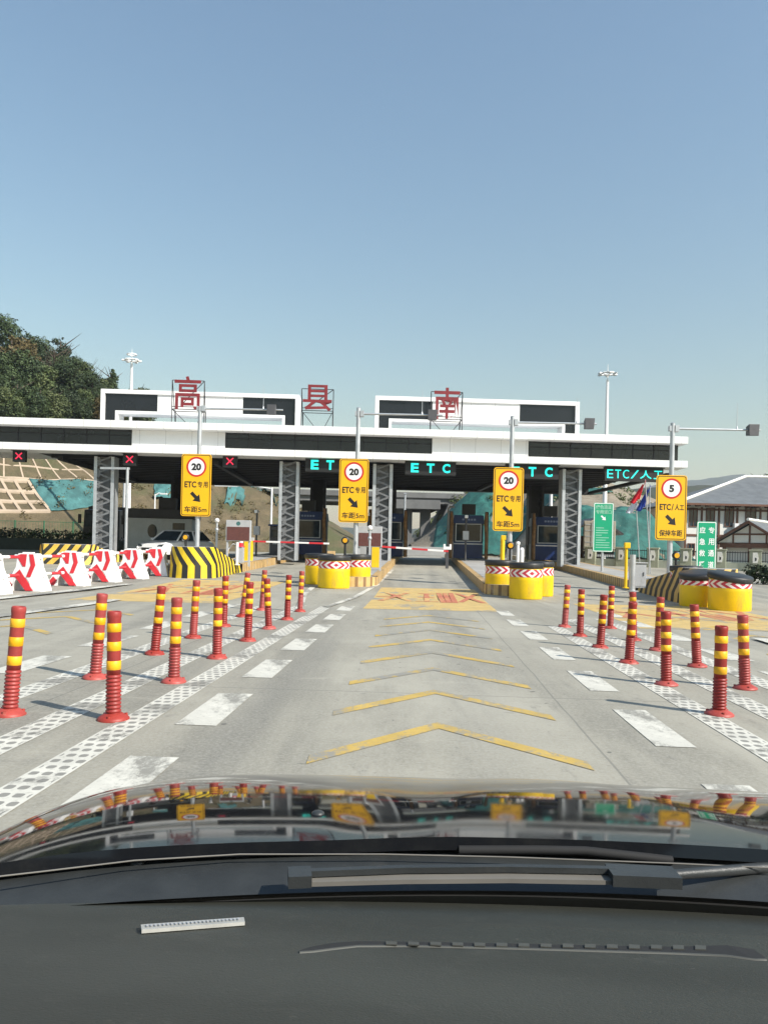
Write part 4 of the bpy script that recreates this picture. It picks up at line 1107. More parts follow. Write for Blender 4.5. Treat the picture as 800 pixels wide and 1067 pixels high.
# ------------------------------------------------------------------ bollards
def make_bollard():
    t = thing('bollard', 'x', 'bollard', (0, 0, 0))
    pr = [(.052, .02)]
    z = .03
    for k in range(11):
        pr += [(.0555, z + .004), (.0555, z + .014), (.0485, z + .018), (.0485, z + .028)]; z += .028
    pr += [(.0495, z), (.049, .45), (.0485, .745), (.0515, .76), (.0515, .79), (.046, .80), (.041, .798), (.040, .77), (.0, .77)]
    MB().lathe(pr, n=24).build('post', K['bollard_red'], t)
    m = MB().lathe([(.115, 0), (.115, .012), (.10, .026), (.07, .045), (.062, .05), (0, .05)], n=24)
    for k in range(3):
        a = k * 2.094 + .5; m.cyl((.09 * math.cos(a), .09 * math.sin(a), .02), (.09 * math.cos(a), .09 * math.sin(a), .042), .013, n=6)
    m.build('base', K['bollard_base'], t)
    for a, b in ((.37, .437), (.51, .577), (.648, .712)): MB().lathe([(.049, a), (.0512, a + .002), (.0512, b - .002), (.0485, b)], n=24).build('band', K['band_yellow'], t)
    return t
B0 = make_bollard(); used = [False]
ordn = ['first', 'second', 'third', 'fourth', 'fifth', 'sixth', 'seventh']
def bollards(rows, where, sc_, group, notes):
    for k, (bx, by, tx, ty) in enumerate(rows):
        p = G(bx, by); q = P(tx, ty, p.y)
        o = B0 if not used[0] else copy_tree(B0); used[0] = True
        o.location = p; ht = (q - p).length; lean = math.atan2(q.x - p.x, q.z - p.z)
        o.rotation_euler = (R(random.uniform(-2, 2)), lean, random.uniform(0, 6) if False else 0)
        s = sc_ * lerp(1, ht / (.8 * sc_), .5)
        o.scale = (1, 1, s)
        n = 'nearest' if k == 0 else ('farthest' if k == len(rows) - 1 else ordn[k])
        o['label'] = f'{notes.get(k, "banded bollard")}, {n} from the car in {where}'; o['group'] = group
bollards([(118, 750, 119, 638), (181, 711, 184.5, 624), (226, 686, 228, 613), (258, 668, 260.5, 607), (280, 655.5, 278, 604), (299, 646, 301, 600), (312.5, 637.5, 314.5, 595)],
         'the left dashed row', 1.0, 'bollards left of the middle lane', {4: 'bollard bent to the left'})
bollards([(10, 745, 20, 631), (99, 707, 107, 618), (161, 682, 169, 611), (201, 665, 204.5, 605), (233, 653, 235, 600), (252, 643, 258, 597), (272.5, 636, 276, 594)],
         'the outer left row', 1.0, 'bollards left of the middle lane', {0: 'bollard tipping right at the picture edge', 2: 'banded bollard tipping right'})
bollards([(749, 745, 751, 656), (694, 714, 694.5, 640), (655, 691, 658.5, 630), (625, 675, 628.5, 622), (604, 663, 605.5, 616), (588, 653.5, 591, 611)],
         'the right dashed row', .95, 'bollards right of the middle lane', {2: 'bollard with scuffed foot, tipping right'})
bollards([(776, 718, 774.5, 645), (726, 695, 724, 633), (685, 678, 688, 625), (660, 667.5, 659.5, 619), (635.5, 655, 637.5, 612)],
         'the outer right row', .95, 'bollards right of the middle lane', {})

# ------------------------------------------------------------------ white and red water barriers with poles
def make_barrier():
    t = thing('water_barrier', 'x', 'barrier', (0, 0, 0))
    yf = lambda z: -.26 + .16 * min(max((z - .1) / .8, 0), 1)          # both broad faces lean in
    outl = [(-.50, 0), (-.29, 0)] + [(-.03 - .26 * math.cos(R(a)), .36 * math.sin(R(a))) for a in range(15, 166, 15)] + [(.23, 0), (.50, 0), (.47, .14), (.33, .60), (.31, .90), (.27, .95), (-.21, .95), (-.25, .90), (-.24, .62), (-.30, .46), (-.48, .16)]
    m = MB(); n = len(outl)
    A = [(x, yf(z), z) for x, z in outl]; B = [(x, -yf(z), z) for x, z in outl]
    m.add(A + B, [(k, n + k, n + (k + 1) % n, (k + 1) % n) for k in range(n)], 0)
    me = bmesh.new(); vs = [me.verts.new(v) for v in A]; f = me.faces.new(vs[::-1]); r = bmesh.ops.triangulate(me, faces=[f], ngon_method='EAR_CLIP'); me.verts.index_update()
    tri = [[v.index for v in f.verts] for f in me.faces]; me.free()
    m.add(A, tri); m.add(B, [t_[::-1] for t_ in tri])
    m.b2(-.14, .14, -.05, .05, .95, .98)
    m.build('shell', K['white_plastic'], t, .02)
    for pts in ([(-.46, .15), (-.38, .26), (-.27, .16), (-.33, .02), (-.48, .02)], [(-.26, .40), (-.12, .54), (.30, .02), (.10, .02)],
                [(-.14, .93), (.02, .93), (.02, .62), (-.05, .62), (-.22, .84), (-.22, .90)], [(.08, .93), (.19, .93), (.28, .66), (.19, .36), (.08, .36), (.16, .66)]):
        mm = MB(); C = [(x, yf(z) - .016, z) for x, z in pts]; D_ = [(x, yf(z) + .012, z) for x, z in pts]
        mm.loft(C[::-1], D_[::-1]); mm.build('stripe', K['pole_red'], t)
    for z, r in ((.40, .055), (.86, .055)):
        for sx in (-1, 1):
            mm = MB(); mm.cyl((sx * .22, 0, z), (sx * .44 if z < .5 else sx * .36, 0, z), r, n=14); mm.build('socket', K['white_plastic'], t)
    return t
bar0 = make_barrier()
bpx = [(-62, 622.5), (-20, 619.5), (24, 616.2), (69, 611), (104, 606.9), (134, 603.6), (160, 600.6)]
blabel = [None, 'white barrier with red stripes cut off by the left picture edge', 'nearest whole white barrier with red stripes, largest of the row', 'second whole white barrier with red stripes from the left',
          'middle one of the five whole white barriers with red stripes', 'fourth whole white barrier with red stripes from the left', 'smallest white barrier with red stripes, touching the striped nose']
pts = []
for k, (px, py) in enumerate(bpx):
    p = G(px, py); pts.append(p)
    if k == 0: continue
    o = bar0 if k == 1 else copy_tree(bar0)
    o.location = (p.x, p.y + .26, gz(p.y + .26)); o.rotation_euler = (0, 0, R(-3 - 2 * (k % 3))); o['label'] = blabel[k]; o['group'] = 'white barriers with red stripes'
names = [None, 'at the picture edge', 'between the nearest two whole barriers', 'between the second and middle barriers', 'between the middle and fourth barriers', 'between the last two barriers by the nose']
for k in range(1, 6):
    a, b = pts[k], pts[k + 1]
    for z, hi in ((.40, 'lower'), (.86, 'upper')):
        d = (b - a); L = d.length - .76
        ang = math.atan2(d.y, d.x); c = (a + b) / 2
        t = MB(); t.cyl((-L / 2, 0, 0), (L / 2, 0, 0), .042, n=12)
        t = t.build('linking_pole', K['pole_stripe'] if 'pole_stripe' in K else K['pole_red'])
        t.location = (c.x, c.y + .26, gz(c.y) + z); t.rotation_euler = (0, 0, ang)
        tag(t, f'{hi} red pole with pale sections {names[k]}', 'pole', 'poles linking the white barriers')
# ------------------------------------------------------------------ overpass behind the station
D = 92.0
oz = lambda py, px=450: P(px, py, D).z
ox = lambda px: P(px, 560, D).x
t = thing('overpass', 'grey concrete overpass with piers crossing behind the middle lane', 'bridge', (0, D, 0.6), R(3))
zt, zg, zu = oz(513.5), oz(516.5), oz(525)
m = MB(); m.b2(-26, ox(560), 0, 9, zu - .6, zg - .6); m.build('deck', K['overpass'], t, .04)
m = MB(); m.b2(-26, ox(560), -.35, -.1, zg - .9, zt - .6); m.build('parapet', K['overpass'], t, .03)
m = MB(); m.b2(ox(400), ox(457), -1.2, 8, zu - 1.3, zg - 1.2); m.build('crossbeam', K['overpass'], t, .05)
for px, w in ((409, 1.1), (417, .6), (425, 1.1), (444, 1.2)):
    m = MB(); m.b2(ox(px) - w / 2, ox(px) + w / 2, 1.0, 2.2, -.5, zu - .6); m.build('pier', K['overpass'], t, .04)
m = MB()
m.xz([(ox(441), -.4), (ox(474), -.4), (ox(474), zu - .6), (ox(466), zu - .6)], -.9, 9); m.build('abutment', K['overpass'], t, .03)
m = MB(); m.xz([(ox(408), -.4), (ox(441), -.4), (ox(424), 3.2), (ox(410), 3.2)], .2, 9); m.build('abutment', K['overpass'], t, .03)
m = MB()
m.grid(lambda u, v: (lerp(ox(456), ox(480), u) + 1.0 * v + (1 - v) * 0, 88 + 3.0 * v, .5 + 5.0 * v * (1 - .15 * u) + .35 * fbm(u * 4, v * 5, 2)), 14, 12)
struct(m, 'gravel_slope', K['rock_pale'] if 'rock_pale' in K else K['rock_dirt'])
m = MB(); m.b2(-6, 6, 0, .35, 0, .85); o = tag(m.build('jersey_wall', K['concrete_wall'], None, .04), 'low pale concrete wall across the road beyond the lowered boom', 'wall'); o.location = (3.2, 72, gz(72)); o.rotation_euler = (0, 0, R(4))

# ------------------------------------------------------------------ timber-framed building on the right
D = 66.0
bx = lambda px: P(px, 530, D).x
bz = lambda py, px=740: P(px, py, D).z
t = thing('timbered_house', 'two-storey cream house with brown timber framing and big grey hip roof', 'house', (0, 0, 0), 0)
x0, x1, ze = bx(713), bx(713) + 36, bz(525)
m = MB(); m.b2(x0, x1, D, D + 13, .3, ze); m.build('wall', K['plaster'], t)
ov = 1.0; zr = P(777, 497, 74).z; xr = P(777, 497, 74).x
m = MB()
A = [(x0 - ov, D - ov, ze - .05), (x1 + ov, D - ov, ze - .05), (x1 + ov, D + 14, ze - .05), (x0 - ov, D + 14, ze - .05)]
Bq = [(xr, 74, zr), (x1 - 9, 74, zr)]
m.add(A + Bq, [(0, 1, 5, 4), (1, 2, 5), (2, 3, 4, 5), (3, 0, 4), (3, 2, 1, 0)])
o = m.build('roof', K['roof_tile'], t)
m = MB()
for a, b in ((A[0], Bq[0]), (Bq[0], Bq[1])): m.tube([Vector(a) + Vector((0, 0, .05)), Vector(b) + Vector((0, 0, .08))], .14, 6)
m.build('ridge_tiles', K['emblem'], o)
m = MB(); m.b2(x0 - ov, x1 + ov, D - ov - .06, D - ov, ze - .2, ze - .02)
for k in range(50): m.b2(x0 - .8 + .85 * k, x0 - .66 + .85 * k, D - .9, D - .02, ze - .26, ze - .08)
m.build('eaves', K['timber'], t)
m = MB()
zf = bz(558)
m.b2(x0, x1, D - .06, D - .0, zf - .09, zf + .09); m.b2(x0, x1, D - .07, D, ze - .58, ze - .42)
for px in (714.3, 731, 749, 768, 792, 815, 840, 870): m.b2(bx(px) - .08, bx(px) + .08, D - .08, D, .3, ze - .3)
m.build('timber_frame', K['timber'], t)
for pl, pr, pt, pb in ((718.5, 726, 530, 548), (736, 744, 530, 548), (755.5, 764, 528, 548), (777, 787, 528, 545), (800, 809, 528, 545), (717.5, 724, 567, 578), (736, 743, 567, 578)):
    m = MB(); m.b2(bx(pl), bx(pr), D - .03, D + .02, bz(pb, pl), bz(pt, pl)); w = m.build('window', K['glass'], t)
    m = MB(); a, b, c, d = bx(pl), bx(pr), bz(pb, pl), bz(pt, pl)
    for q in ((a - .06, a + .02, c, d), (b - .02, b + .06, c, d), ((a + b) / 2 - .025, (a + b) / 2 + .025, c, d), (a - .06, b + .06, d, d + .08), (a - .06, b + .06, c - .08, c)): m.b2(q[0], q[1], D - .07, D - .03, q[2], q[3])
    m.build('window_frame', K['timber'], w)
m = MB()
for px in (766.5, 771): m.b2(bx(px) - .3, bx(px) + .3, D - .5, D - .1, bz(552), bz(545))
m.build('air_conditioner', K['white_plastic'], t, .03)
# porch, turned so that its gable looks to the left
Dp = 60.0; qz = lambda py: P(783, py, Dp).z
xa = P(781, 560, Dp).x; za, zl = qz(543.5) , qz(565); hw = 2.7; PR = R(-40)
def porch(mb, name, mt, par=None):
    o = mb.build(name, mt, par or t)
    o.location = (xa, Dp, 0); o.rotation_euler = (0, 0, PR); return o
m = MB(); m.xz([(-hw + .35, zl - .05), (hw - .35, zl - .05), (0, za - .25)], 0, 5); porch(m, 'porch_gable', K['plaster'])
m = MB()
for s_ in (-1, 1):
    e = s_ * hw
    m.loft([(e, -.6, zl - .18), (e, -.6, zl - .02), (0, -.6, za + .1), (0, -.6, za - .08)][::s_], [(e, 8, zl - .18), (e, 8, zl - .02), (0, 8, za + .1), (0, 8, za - .08)][::s_])
pr_ = porch(m, 'porch_roof', K['roof_tile'])
m = MB(); m.tube([(0, -.65, za + .15), (0, 8, za + .15)], .12, 6); rt = m.build('ridge_tiles', K['emblem'], pr_)
m = MB()
for s_ in (-1, 1):
    e = s_ * hw; m.loft([(e, -.66, zl - .26), (e, -.66, zl - .04), (0, -.66, za + .06), (0, -.66, za - .16)][::s_], [(e, -.6, zl - .26), (e, -.6, zl - .04), (0, -.6, za + .06), (0, -.6, za - .16)][::s_])
m.b2(-hw + .5, hw - .5, -.12, .1, zl - .45, zl - .1); m.b2(-.07, .07, -.05, 0, zl - .1, za - .3); m.b2(-hw * .45, hw * .45, -.055, 0, zl + .55, zl + .68)
for xx in (-hw * .45, hw * .45): m.b2(xx - .06, xx + .06, -.052, 0, zl - .1, zl + .6)
for xx in (-hw + .8, 0, hw - .8): m.b2(xx - .11, xx + .11, -.06, .16, .5, zl - .45)
porch(m, 'porch_timber', K['timber'])
m = MB(); m.b2(-hw + .7, hw - .7, .5, 5, .4, zl - .1); porch(m, 'porch_wall', K['plaster'])

# ------------------------------------------------------------------ low wall with lantern pillars and iron railing
A0, A1 = Vector((8.8, 47.0)), Vector((27.0, 38.0))
d = (A1 - A0).normalized(); L = (A1 - A0).length; ang = math.atan2(d.y, d.x)
t = thing('boundary_wall', 'low pale green wall with lantern pillars and black iron railing before the house', 'wall', (A0.x, A0.y, .6), ang)
MB().b2(0, L, -.15, .15, -.3, .38).build('base_wall', K['wall_green'] if 'wall_green' in K else K['concrete_wall'], t, .02)
k = 0; s = 0.3
ps = []
while s < L: ps.append(s); s += 1.75
for s in ps:
    m = MB(); m.b2(s - .3, s + .3, -.24, .24, -.3, 1.0); m.b2(s - .34, s + .34, -.28, .28, 1.0, 1.08); pl = m.build('pillar', K['pillar_green'], t, .02)
    m = MB(); m.xz([(s - .13, .35), (s + .1, .35), (s + .16, .6), (s + .1, .92), (s - .13, .92)], -.262, -.24); m.build('lantern', K['emblem'], pl)
    m = MB(); m.xz([(s - .02, .45), (s + .06, .5), (s + .06, .62), (s - .02, .66)], -.266, -.262); m.build('lantern_slot', K['sign_black'], pl)
for a, b in zip(ps, ps[1:]):
    m = MB()
    for z in (.42, .88): m.b2(a + .3, b - .3, -.02, .02, z, z + .04)
    n = 9
    for q in range(n): x = lerp(a + .36, b - .36, q / (n - 1)); m.b2(x - .012, x + .012, -.012, .012, .38, .96)
    m.build('railing', K['sign_black'], t)

# ------------------------------------------------------------------ leaves
def canopy_mesh(name, mats, blobs, n, size, seed, trunk=None, open_=0.0):
    """leaf-sized faces scattered through the volume of several uneven clumps"""
    rnd = random.Random(seed); m = MB(); tone = []
    wts = [b[3] ** 2 for b in blobs]
    for _ in range(n):
        bx_, by_, bz_, br = rnd.choices(blobs, wts)[0]
        v = Vector((rnd.gauss(0, 1), rnd.gauss(0, 1), rnd.gauss(0, 1))).normalized()
        r = br * (rnd.random() ** 0.35) * (1 + .35 * noise.noise(v * 2.2 + Vector((bx_, by_, seed))))
        c = Vector((bx_, by_, bz_)) + Vector((v.x, v.y, v.z * .8)) * r
        if noise.noise(c * .9 / size * .12 + Vector((seed, 0, 0))) < open_ - .45: continue
        nr = (v * .8 + Vector((rnd.uniform(-1, 1), rnd.uniform(-1, 1), rnd.uniform(-.3, 1)))).normalized()
        a = nr.orthogonal().normalized(); b = nr.cross(a); th = rnd.uniform(0, 6.28); a, b = a * math.cos(th) + b * math.sin(th), b * math.cos(th) - a * math.sin(th)
        s = size * rnd.uniform(.6, 1.3)
        m.add([c - a * s, c - b * s * .55, c + a * s, c + b * s * .55], [(0, 1, 2, 3)])
        tone.append(min(1, max(0, .5 + .9 * noise.noise(c * .5 + Vector((0, seed, 0))) + rnd.uniform(-.25, .25))))
    me_o = m.build(name, mats, fix=False)
    at = me_o.data.attributes.new('tone', 'FLOAT', 'FACE'); at.data.foreach_set('value', tone)
    return me_o
def trunk_mesh(h, r, limbs, seed):
    rnd = random.Random(seed); m = MB()
    m.tube([(0, 0, -.4), (.05, 0, h * .3), (-.08, .05, h * .65), (0, 0, h)], [r * 1.2, r, r * .7, r * .25], 8)
    for _ in range(limbs):
        z = h * rnd.uniform(.35, .9); a = rnd.uniform(0, 6.28); l = h * rnd.uniform(.2, .4)
        m.tube([(0, 0, z), (math.cos(a) * l * .5, math.sin(a) * l * .5, z + l * .35), (math.cos(a) * l, math.sin(a) * l, z + l * .7)], [r * .4, r * .25, r * .06], 5)
    return m
def make_tree(kind, name, label, mat_, h, spread, n, size, seed, nb=10, slim=1.0, group='trees on the left hillside'):
    rnd = random.Random(seed)
    t = thing(name, label, 'tree', (0, 0, 0), 0, group)
    trunk_mesh(h * .85, h * .028, 9, seed).build('trunk', K['bark'], t)
    bl = []
    for k in range(nb):
        u = (k + .5) / nb; z = h * lerp(.28, .92, u); rr = spread * (math.sin(math.pi * min(.95, .25 + u * .72)) ** .8)
        a = rnd.uniform(0, 6.28); q = rnd.uniform(.2, .75) * rr * slim
        bl.append((q * math.cos(a), q * math.sin(a), z, rr * rnd.uniform(.42, .68)))
    c = canopy_mesh('crown', K[mat_], bl, n, size, seed, open_=.12); c.parent = t
    return t
TREES = {}
TREES['broad'] = make_tree('broad', 'broadleaf_tree', 'x', 'leaf_dark', 9.0, 3.6, 9000, .17, 3, 14)
TREES['tall'] = make_tree('tall', 'broadleaf_tree', 'x', 'leaf_dark', 11.0, 3.1, 9000, .17, 5, 14)
TREES['mid'] = make_tree('mid', 'broadleaf_tree', 'x', 'leaf_mid', 7.0, 3.0, 7500, .16, 8, 12)
TREES['olive'] = make_tree('olive', 'broadleaf_tree', 'x', 'leaf_olive', 7.5, 3.0, 7000, .16, 12, 12)
TREES['slim'] = make_tree('slim', 'slender_tree', 'x', 'leaf_dark', 8.0, 1.7, 3600, .16, 15, 10)
TREES['bare'] = make_tree('bare', 'bare_tree', 'x', 'leaf_bare', 7.5, 2.6, 500, .10, 21, 9)
for o in [c for c in TREES['bare'].children if c.name.startswith('trunk')]:
    m = MB(); rnd = random.Random(4)
    for k in range(46):
        z = rnd.uniform(2, 7); a = rnd.uniform(0, 6.28); l = rnd.uniform(.8, 2.4)
        m.tube([(.2 * math.cos(a), .2 * math.sin(a), z * .8), (math.cos(a) * l * .6, math.sin(a) * l * .6, z * .8 + l * .6), (math.cos(a) * l, math.sin(a) * l, z * .8 + l * 1.25)], [.05, .03, .012], 4)
    m.build('branches', K['bark'], TREES['bare'])
taken = set()
def plant(kind, px, Y, h, label, group='trees on the left hillside', hf=hl, zz=None):
    src = TREES[kind]
    o = src if kind not in taken else copy_tree(src); taken.add(kind)
    x = P(px, 500, Y).x; k = h / {'broad': 9, 'tall': 11, 'mid': 7, 'olive': 7.5, 'slim': 8, 'bare': 7.5}[kind]
    o.location = (x, Y, (hf(x, Y) if zz is None else zz) - .2); o.scale = (k, k, k); o.rotation_euler = (0, 0, random.uniform(0, 6.28))
    o['label'] = label; o['group'] = group
    return o
def top_at(px, py, Y): return max(2.5, P(px, py, Y).z - hl(P(px, py, Y).x, Y))
plant('tall', 60, 97, top_at(60, 342, 97), 'tall dark round-crowned tree standing highest against the sky left of the white mast')
plant('olive', 9, 90, top_at(9, 341, 90), 'yellowish brown tree at the left picture edge among dark green ones')
plant('broad', 30, 101, top_at(26, 340, 101), 'dark broad tree on the skyline between the picture edge and the tallest tree')
plant('broad', -8, 100, top_at(0, 320, 100), 'dark tree at the left picture edge, highest point of the wooded skyline')
plant('bare', 88, 108, top_at(88, 370, 108), 'bare leafless grey tree between the tallest tree and the slender tree')
plant('slim', 114, 104, top_at(114, 377, 104), 'slender dark tree standing alone just left of the white mast')
plant('mid', 143, 108, top_at(143, 397, 108), 'low bush-like tree peeping over the left roof frame beside the mast')
plant('mid', 101, 100, top_at(101, 388, 100), 'round mid green tree between the bare tree and the slender tree')
plant('broad', 80, 99, top_at(80, 381, 99), 'dark tree leaning on the right side of the tallest tree')
plant('olive', 112, 88, 4.5, 'pale olive bush tree just above the canopy edge by the left roof frame')
plant('bare', 54, 92, 7.0, 'thin leafless tree in front of the tallest dark tree')
rnd = random.Random(77)
n_w = 0
for px, Y, h, kd in ((-18, 86, 8, 'broad'), (-4, 84, 6.5, 'broad'), (20, 88, 7, 'broad'), (36, 92, 6, 'tall'), (46, 89, 5.5, 'mid'), (70, 92, 6.5, 'broad'), (84, 95, 6, 'mid'), (94, 92, 5.5, 'broad'), (4, 80, 5, 'mid'), (16, 82, 5.5, 'tall'),
                     (28, 82, 5.2, 'broad'), (40, 83, 5, 'tall'), (52, 83, 5, 'mid'), (63, 85, 5.2, 'broad'), (75, 86, 4.8, 'broad'), (87, 88, 4.5, 'mid'), (99, 89, 4.2, 'broad'), (124, 100, 4, 'mid'), (-12, 79, 5, 'broad'), (50, 97, 5, 'mid'), (90, 99, 5.5, 'broad'), (108, 96, 4.5, 'mid')):
    plant(kd, px, Y, h, 'green tree in the thick wood that covers the left hillside, below the skyline trees', 'trees in the thick wood on the left hillside')
TREES2 = make_tree('far', 'broadleaf_tree', 'dark tree rising behind the grey hip roof at the right picture edge', 'leaf_dark', 8, 3, 3000, .2, 33, 12, group=None)
TREES2.location = (P(797, 497, 92).x, 92, P(797, 489, 92).z - 8)
# undergrowth: nobody could count it
rnd = random.Random(5); bl = []
for _ in range(560):
    px, Y = rnd.uniform(-60, 135), rnd.uniform(75, 118)
    x = P(px, 500, Y).x; z = hl(x, Y)
    if z < 9.0 - 0: continue
    bl.append((x, Y, z + .5, rnd.uniform(.7, 1.5)))
o = canopy_mesh('undergrowth', K['leaf_mid'], bl, 30000, .14, 9); tag(o, 'dense green undergrowth between the trees of the left hillside', 'undergrowth', kind='stuff')
bl = []
for _ in range(1300):
    px, Y = rnd.uniform(-60, 330), rnd.uniform(58, 92)
    x = P(px, 500, Y).x; z = hl(x, Y)
    if z < .9 or noise.noise(Vector((x * .2, Y * .2, 4))) < -.05: continue
    bl.append((x, Y, z + .02, rnd.uniform(.25, .6)))
o = canopy_mesh('dry_grass', K['leaf_olive'], bl, 22000, .10, 19); tag(o, 'dry olive grass tufts on the bare slope below the wood', 'grass', kind='stuff')
bl = []
for _ in range(300):
    x, Y = rnd.uniform(4, 62), rnd.uniform(70, 125); z = hr(x, Y)
    if z < 3 or noise.noise(Vector((x * .15, Y * .15, 9))) < .02: continue
    bl.append((x, Y, z + .1, rnd.uniform(.4, 1.2)))
o = canopy_mesh('scrub', K['leaf_mid'], bl, 9000, .16, 29); tag(o, 'dark scrub on the rocky bank above the green net', 'scrub', kind='stuff')
# dark hedge at the left below the slope, clipped hedge on the right behind the barrels
def hedge(name, label, a, b, w, h, n, mt, seed):
    L = math.dist(a, b); k = max(4, int(L / .45)); rnd = random.Random(seed)
    bl = [(lerp(a[0], b[0], (i + .5) / k), lerp(a[1], b[1], (i + .5) / k), gz(lerp(a[1], b[1], (i + .5) / k)) + z, w * rnd.uniform(.75, 1.1)) for i in range(k) for z in ((h * .3, h * .72))]
    o = canopy_mesh(name, K[mt], bl, n, .085, seed)
    return tag(o, label, 'hedge')
hedge('hedge', 'long dark hedge under the slope at the left picture edge', (-31, 50), (-17.5, 50), .55, 1.35, 9000, 'leaf_dark', 41)
hedge('hedge', 'low dark green hedge running behind the rightmost barrels', (14.2, 30), (24, 27), .36, .75, 7000, 'leaf_dark', 43)
m = MB(); m.b2(-33, -16.5, 0, .3, -.2, .75); o = tag(m.build('retaining_wall', K['wall_dark'], None, .02), 'low dark wall below the hedge at the left picture edge', 'wall'); o.location = (0, 48.6, gz(48.6))
# wire fence at the foot of the slope
t = thing('wire_fence', 'green wire fence on thin green posts at the foot of the left slope', 'fence', (-33, 55.5, .55), 0)
fx = lambda x: x
fw = MB()
for k in range(9):
    m = MB(); m.cyl((k * 2.1, 0, 0), (k * 2.1, 0, 2.15), .05, n=8); m.build('post', K['fence_green'], t)
for z in (.3, 1.2, 2.05): fw.b2(0, 16.8, -.012, .012, z, z + .03)
for k in range(84): fw.b2(k * .2 - .005, k * .2 + .005, -.005, .005, .2, 2.05)
fw.build('mesh_panel', K['fence_green'], t)

# ------------------------------------------------------------------ masts and lamp posts
def mast(px, py, D, label, ring_):
    x = P(px, 560, D).x; zt = P(px, py, D).z - .6
    t = thing('light_mast', label, 'light mast', (x, D, .6), 0)
    m = MB(); m.cyl((0, 0, 0), (0, 0, zt - 1.2), .20, .10, 14); m.cyl((0, 0, zt - 1.2), (0, 0, zt), .04, .015, 6); m.build('pole', K['white_metal'], t)
    zc = P(px, py + (12 if ring_ else 10), D).z - .6
    m = MB()
    n = 20
    m.tube([(.52 * math.cos(k * 2 * math.pi / n), .52 * math.sin(k * 2 * math.pi / n), zc) for k in range(n + 1)], .07, 6)
    for k in range(4): m.cyl((0, 0, zc - .1), (.52 * math.cos(k * 1.571 + .4), .52 * math.sin(k * 1.571 + .4), zc), .05, n=6)
    if ring_: m.tube([(.36 * math.cos(k * 2 * math.pi / n), .36 * math.sin(k * 2 * math.pi / n), zc + .45) for k in range(n + 1)], .06, 6)
    m.build('lamp_ring', K['white_metal'], t)
    for k in range(6):
        a = k * math.pi / 3 + .3
        m = MB(); m.box(.62 * math.cos(a), .62 * math.sin(a), zc - .04, .30, .24, .11, a); m.build('floodlight', K['white_metal'] if ring_ else K['galv'], t, .02)
mast(133, 363, 62, 'white light mast with double ring head standing behind the left roof frame', True)
mast(629, 379, 58, 'white light mast with single ring of floodlights right of the roof frames', False)
def lamp_post(px, pt, D, r, label, mt='white_metal', arm=0):
    x = P(px, 560, D).x; zt = P(px, pt, D).z - .6
    t = thing('lamp_post', label, 'lamp post', (x, D, .6), 0)
    m = MB(); m.cyl((0, 0, 0), (0, 0, zt), r, r * .7, 10); m.build('pole', K[mt], t)
    m = MB(); m.tube([(0, 0, zt - .1), (arm * .5, 0, zt + .1), (arm, 0, zt + .05)], .05, 6); m.box(arm * 1.15, 0, zt + .05, abs(arm) * .5 + .2, .25, .1); m.build('lamp_head', K[mt], t)
lamp_post(129.5, 497, 56, .22, 'thick white post seen between the leftmost column and the cabin')
lamp_post(282, 508, 58, .10, 'thin white lamp post with long arm in front of the pale teal net', arm=-3.0)
lamp_post(160.5, 515, 60, .07, 'thin white lamp post above the pale cabin roof', arm=.6)
lamp_post(466.5, 529, 50, .09, 'thin white post left of the blue toll booth by the middle lane', arm=.2)
lamp_post(573, 511, 55, .16, 'white post rising behind the fourth toll booth beside the dark rear column')
lamp_post(421, 515, 60, .10, 'thin grey post under the overpass', 'galv')
m = None
t = pole_thing('signal_post', 'thin grey post with short arm next to the leftmost column', 'post', 36, 131, 487, K['galv'], .07, .25, lambda t, z: MB().b2(-1.3, .1, -.04, .04, z - .1, z).build('arm', K['galv'], t))

# ------------------------------------------------------------------ flags
def flag(px, ytop, ybot, D, dx, wpx, mt, label, rx):
    a = P(px, ytop, D); b = P(px + dx, ybot, D); w = wpx / F * D
    t = thing('flag', label, 'flag', (a.x, D, gz(D)), 0, 'flags hanging from slanting poles')
    za, zb = a.z - gz(D), b.z - gz(D)
    p0 = (rx, .3, 0); p1 = (.05, 0, za + .15)
    MB().tube([p0, p1], .025, 8).build('pole', K['galv'], t)
    m = MB(); L = b.x - a.x
    def fn(u, v):
        f = .09 * math.sin(u * 7 + v * 2 + rx) + .05 * math.sin(u * 15 + v * 3)
        return (lerp(0, L, v) + (u - .5) * w * (.35 + .65 * v) , f * (.4 + v) - .05, lerp(za, zb, v) + (u - .5) * w * .25 * (1 if dx < 0 else -1) - .08 * math.sin(u * 5))
    m.grid(fn, 14, 16)
    o = m.build('cloth', K[mt], t); so = o.modifiers.new('thickness', 'SOLIDIFY'); so.thickness = .01
flag(671, 503, 523, 36, -10, 9, 'cloth_red', 'red flag drooping left beside the yellow speed limit 5 sign', .5)
flag(676, 508, 531, 36.4, -9, 8, 'cloth_blue', 'blue flag drooping between the red flag and the yellow sign', .2)
flag(661, 522, 533, 36.8, -3, 12, 'cloth_white', 'white flag hanging lowest, below the red one', .45)

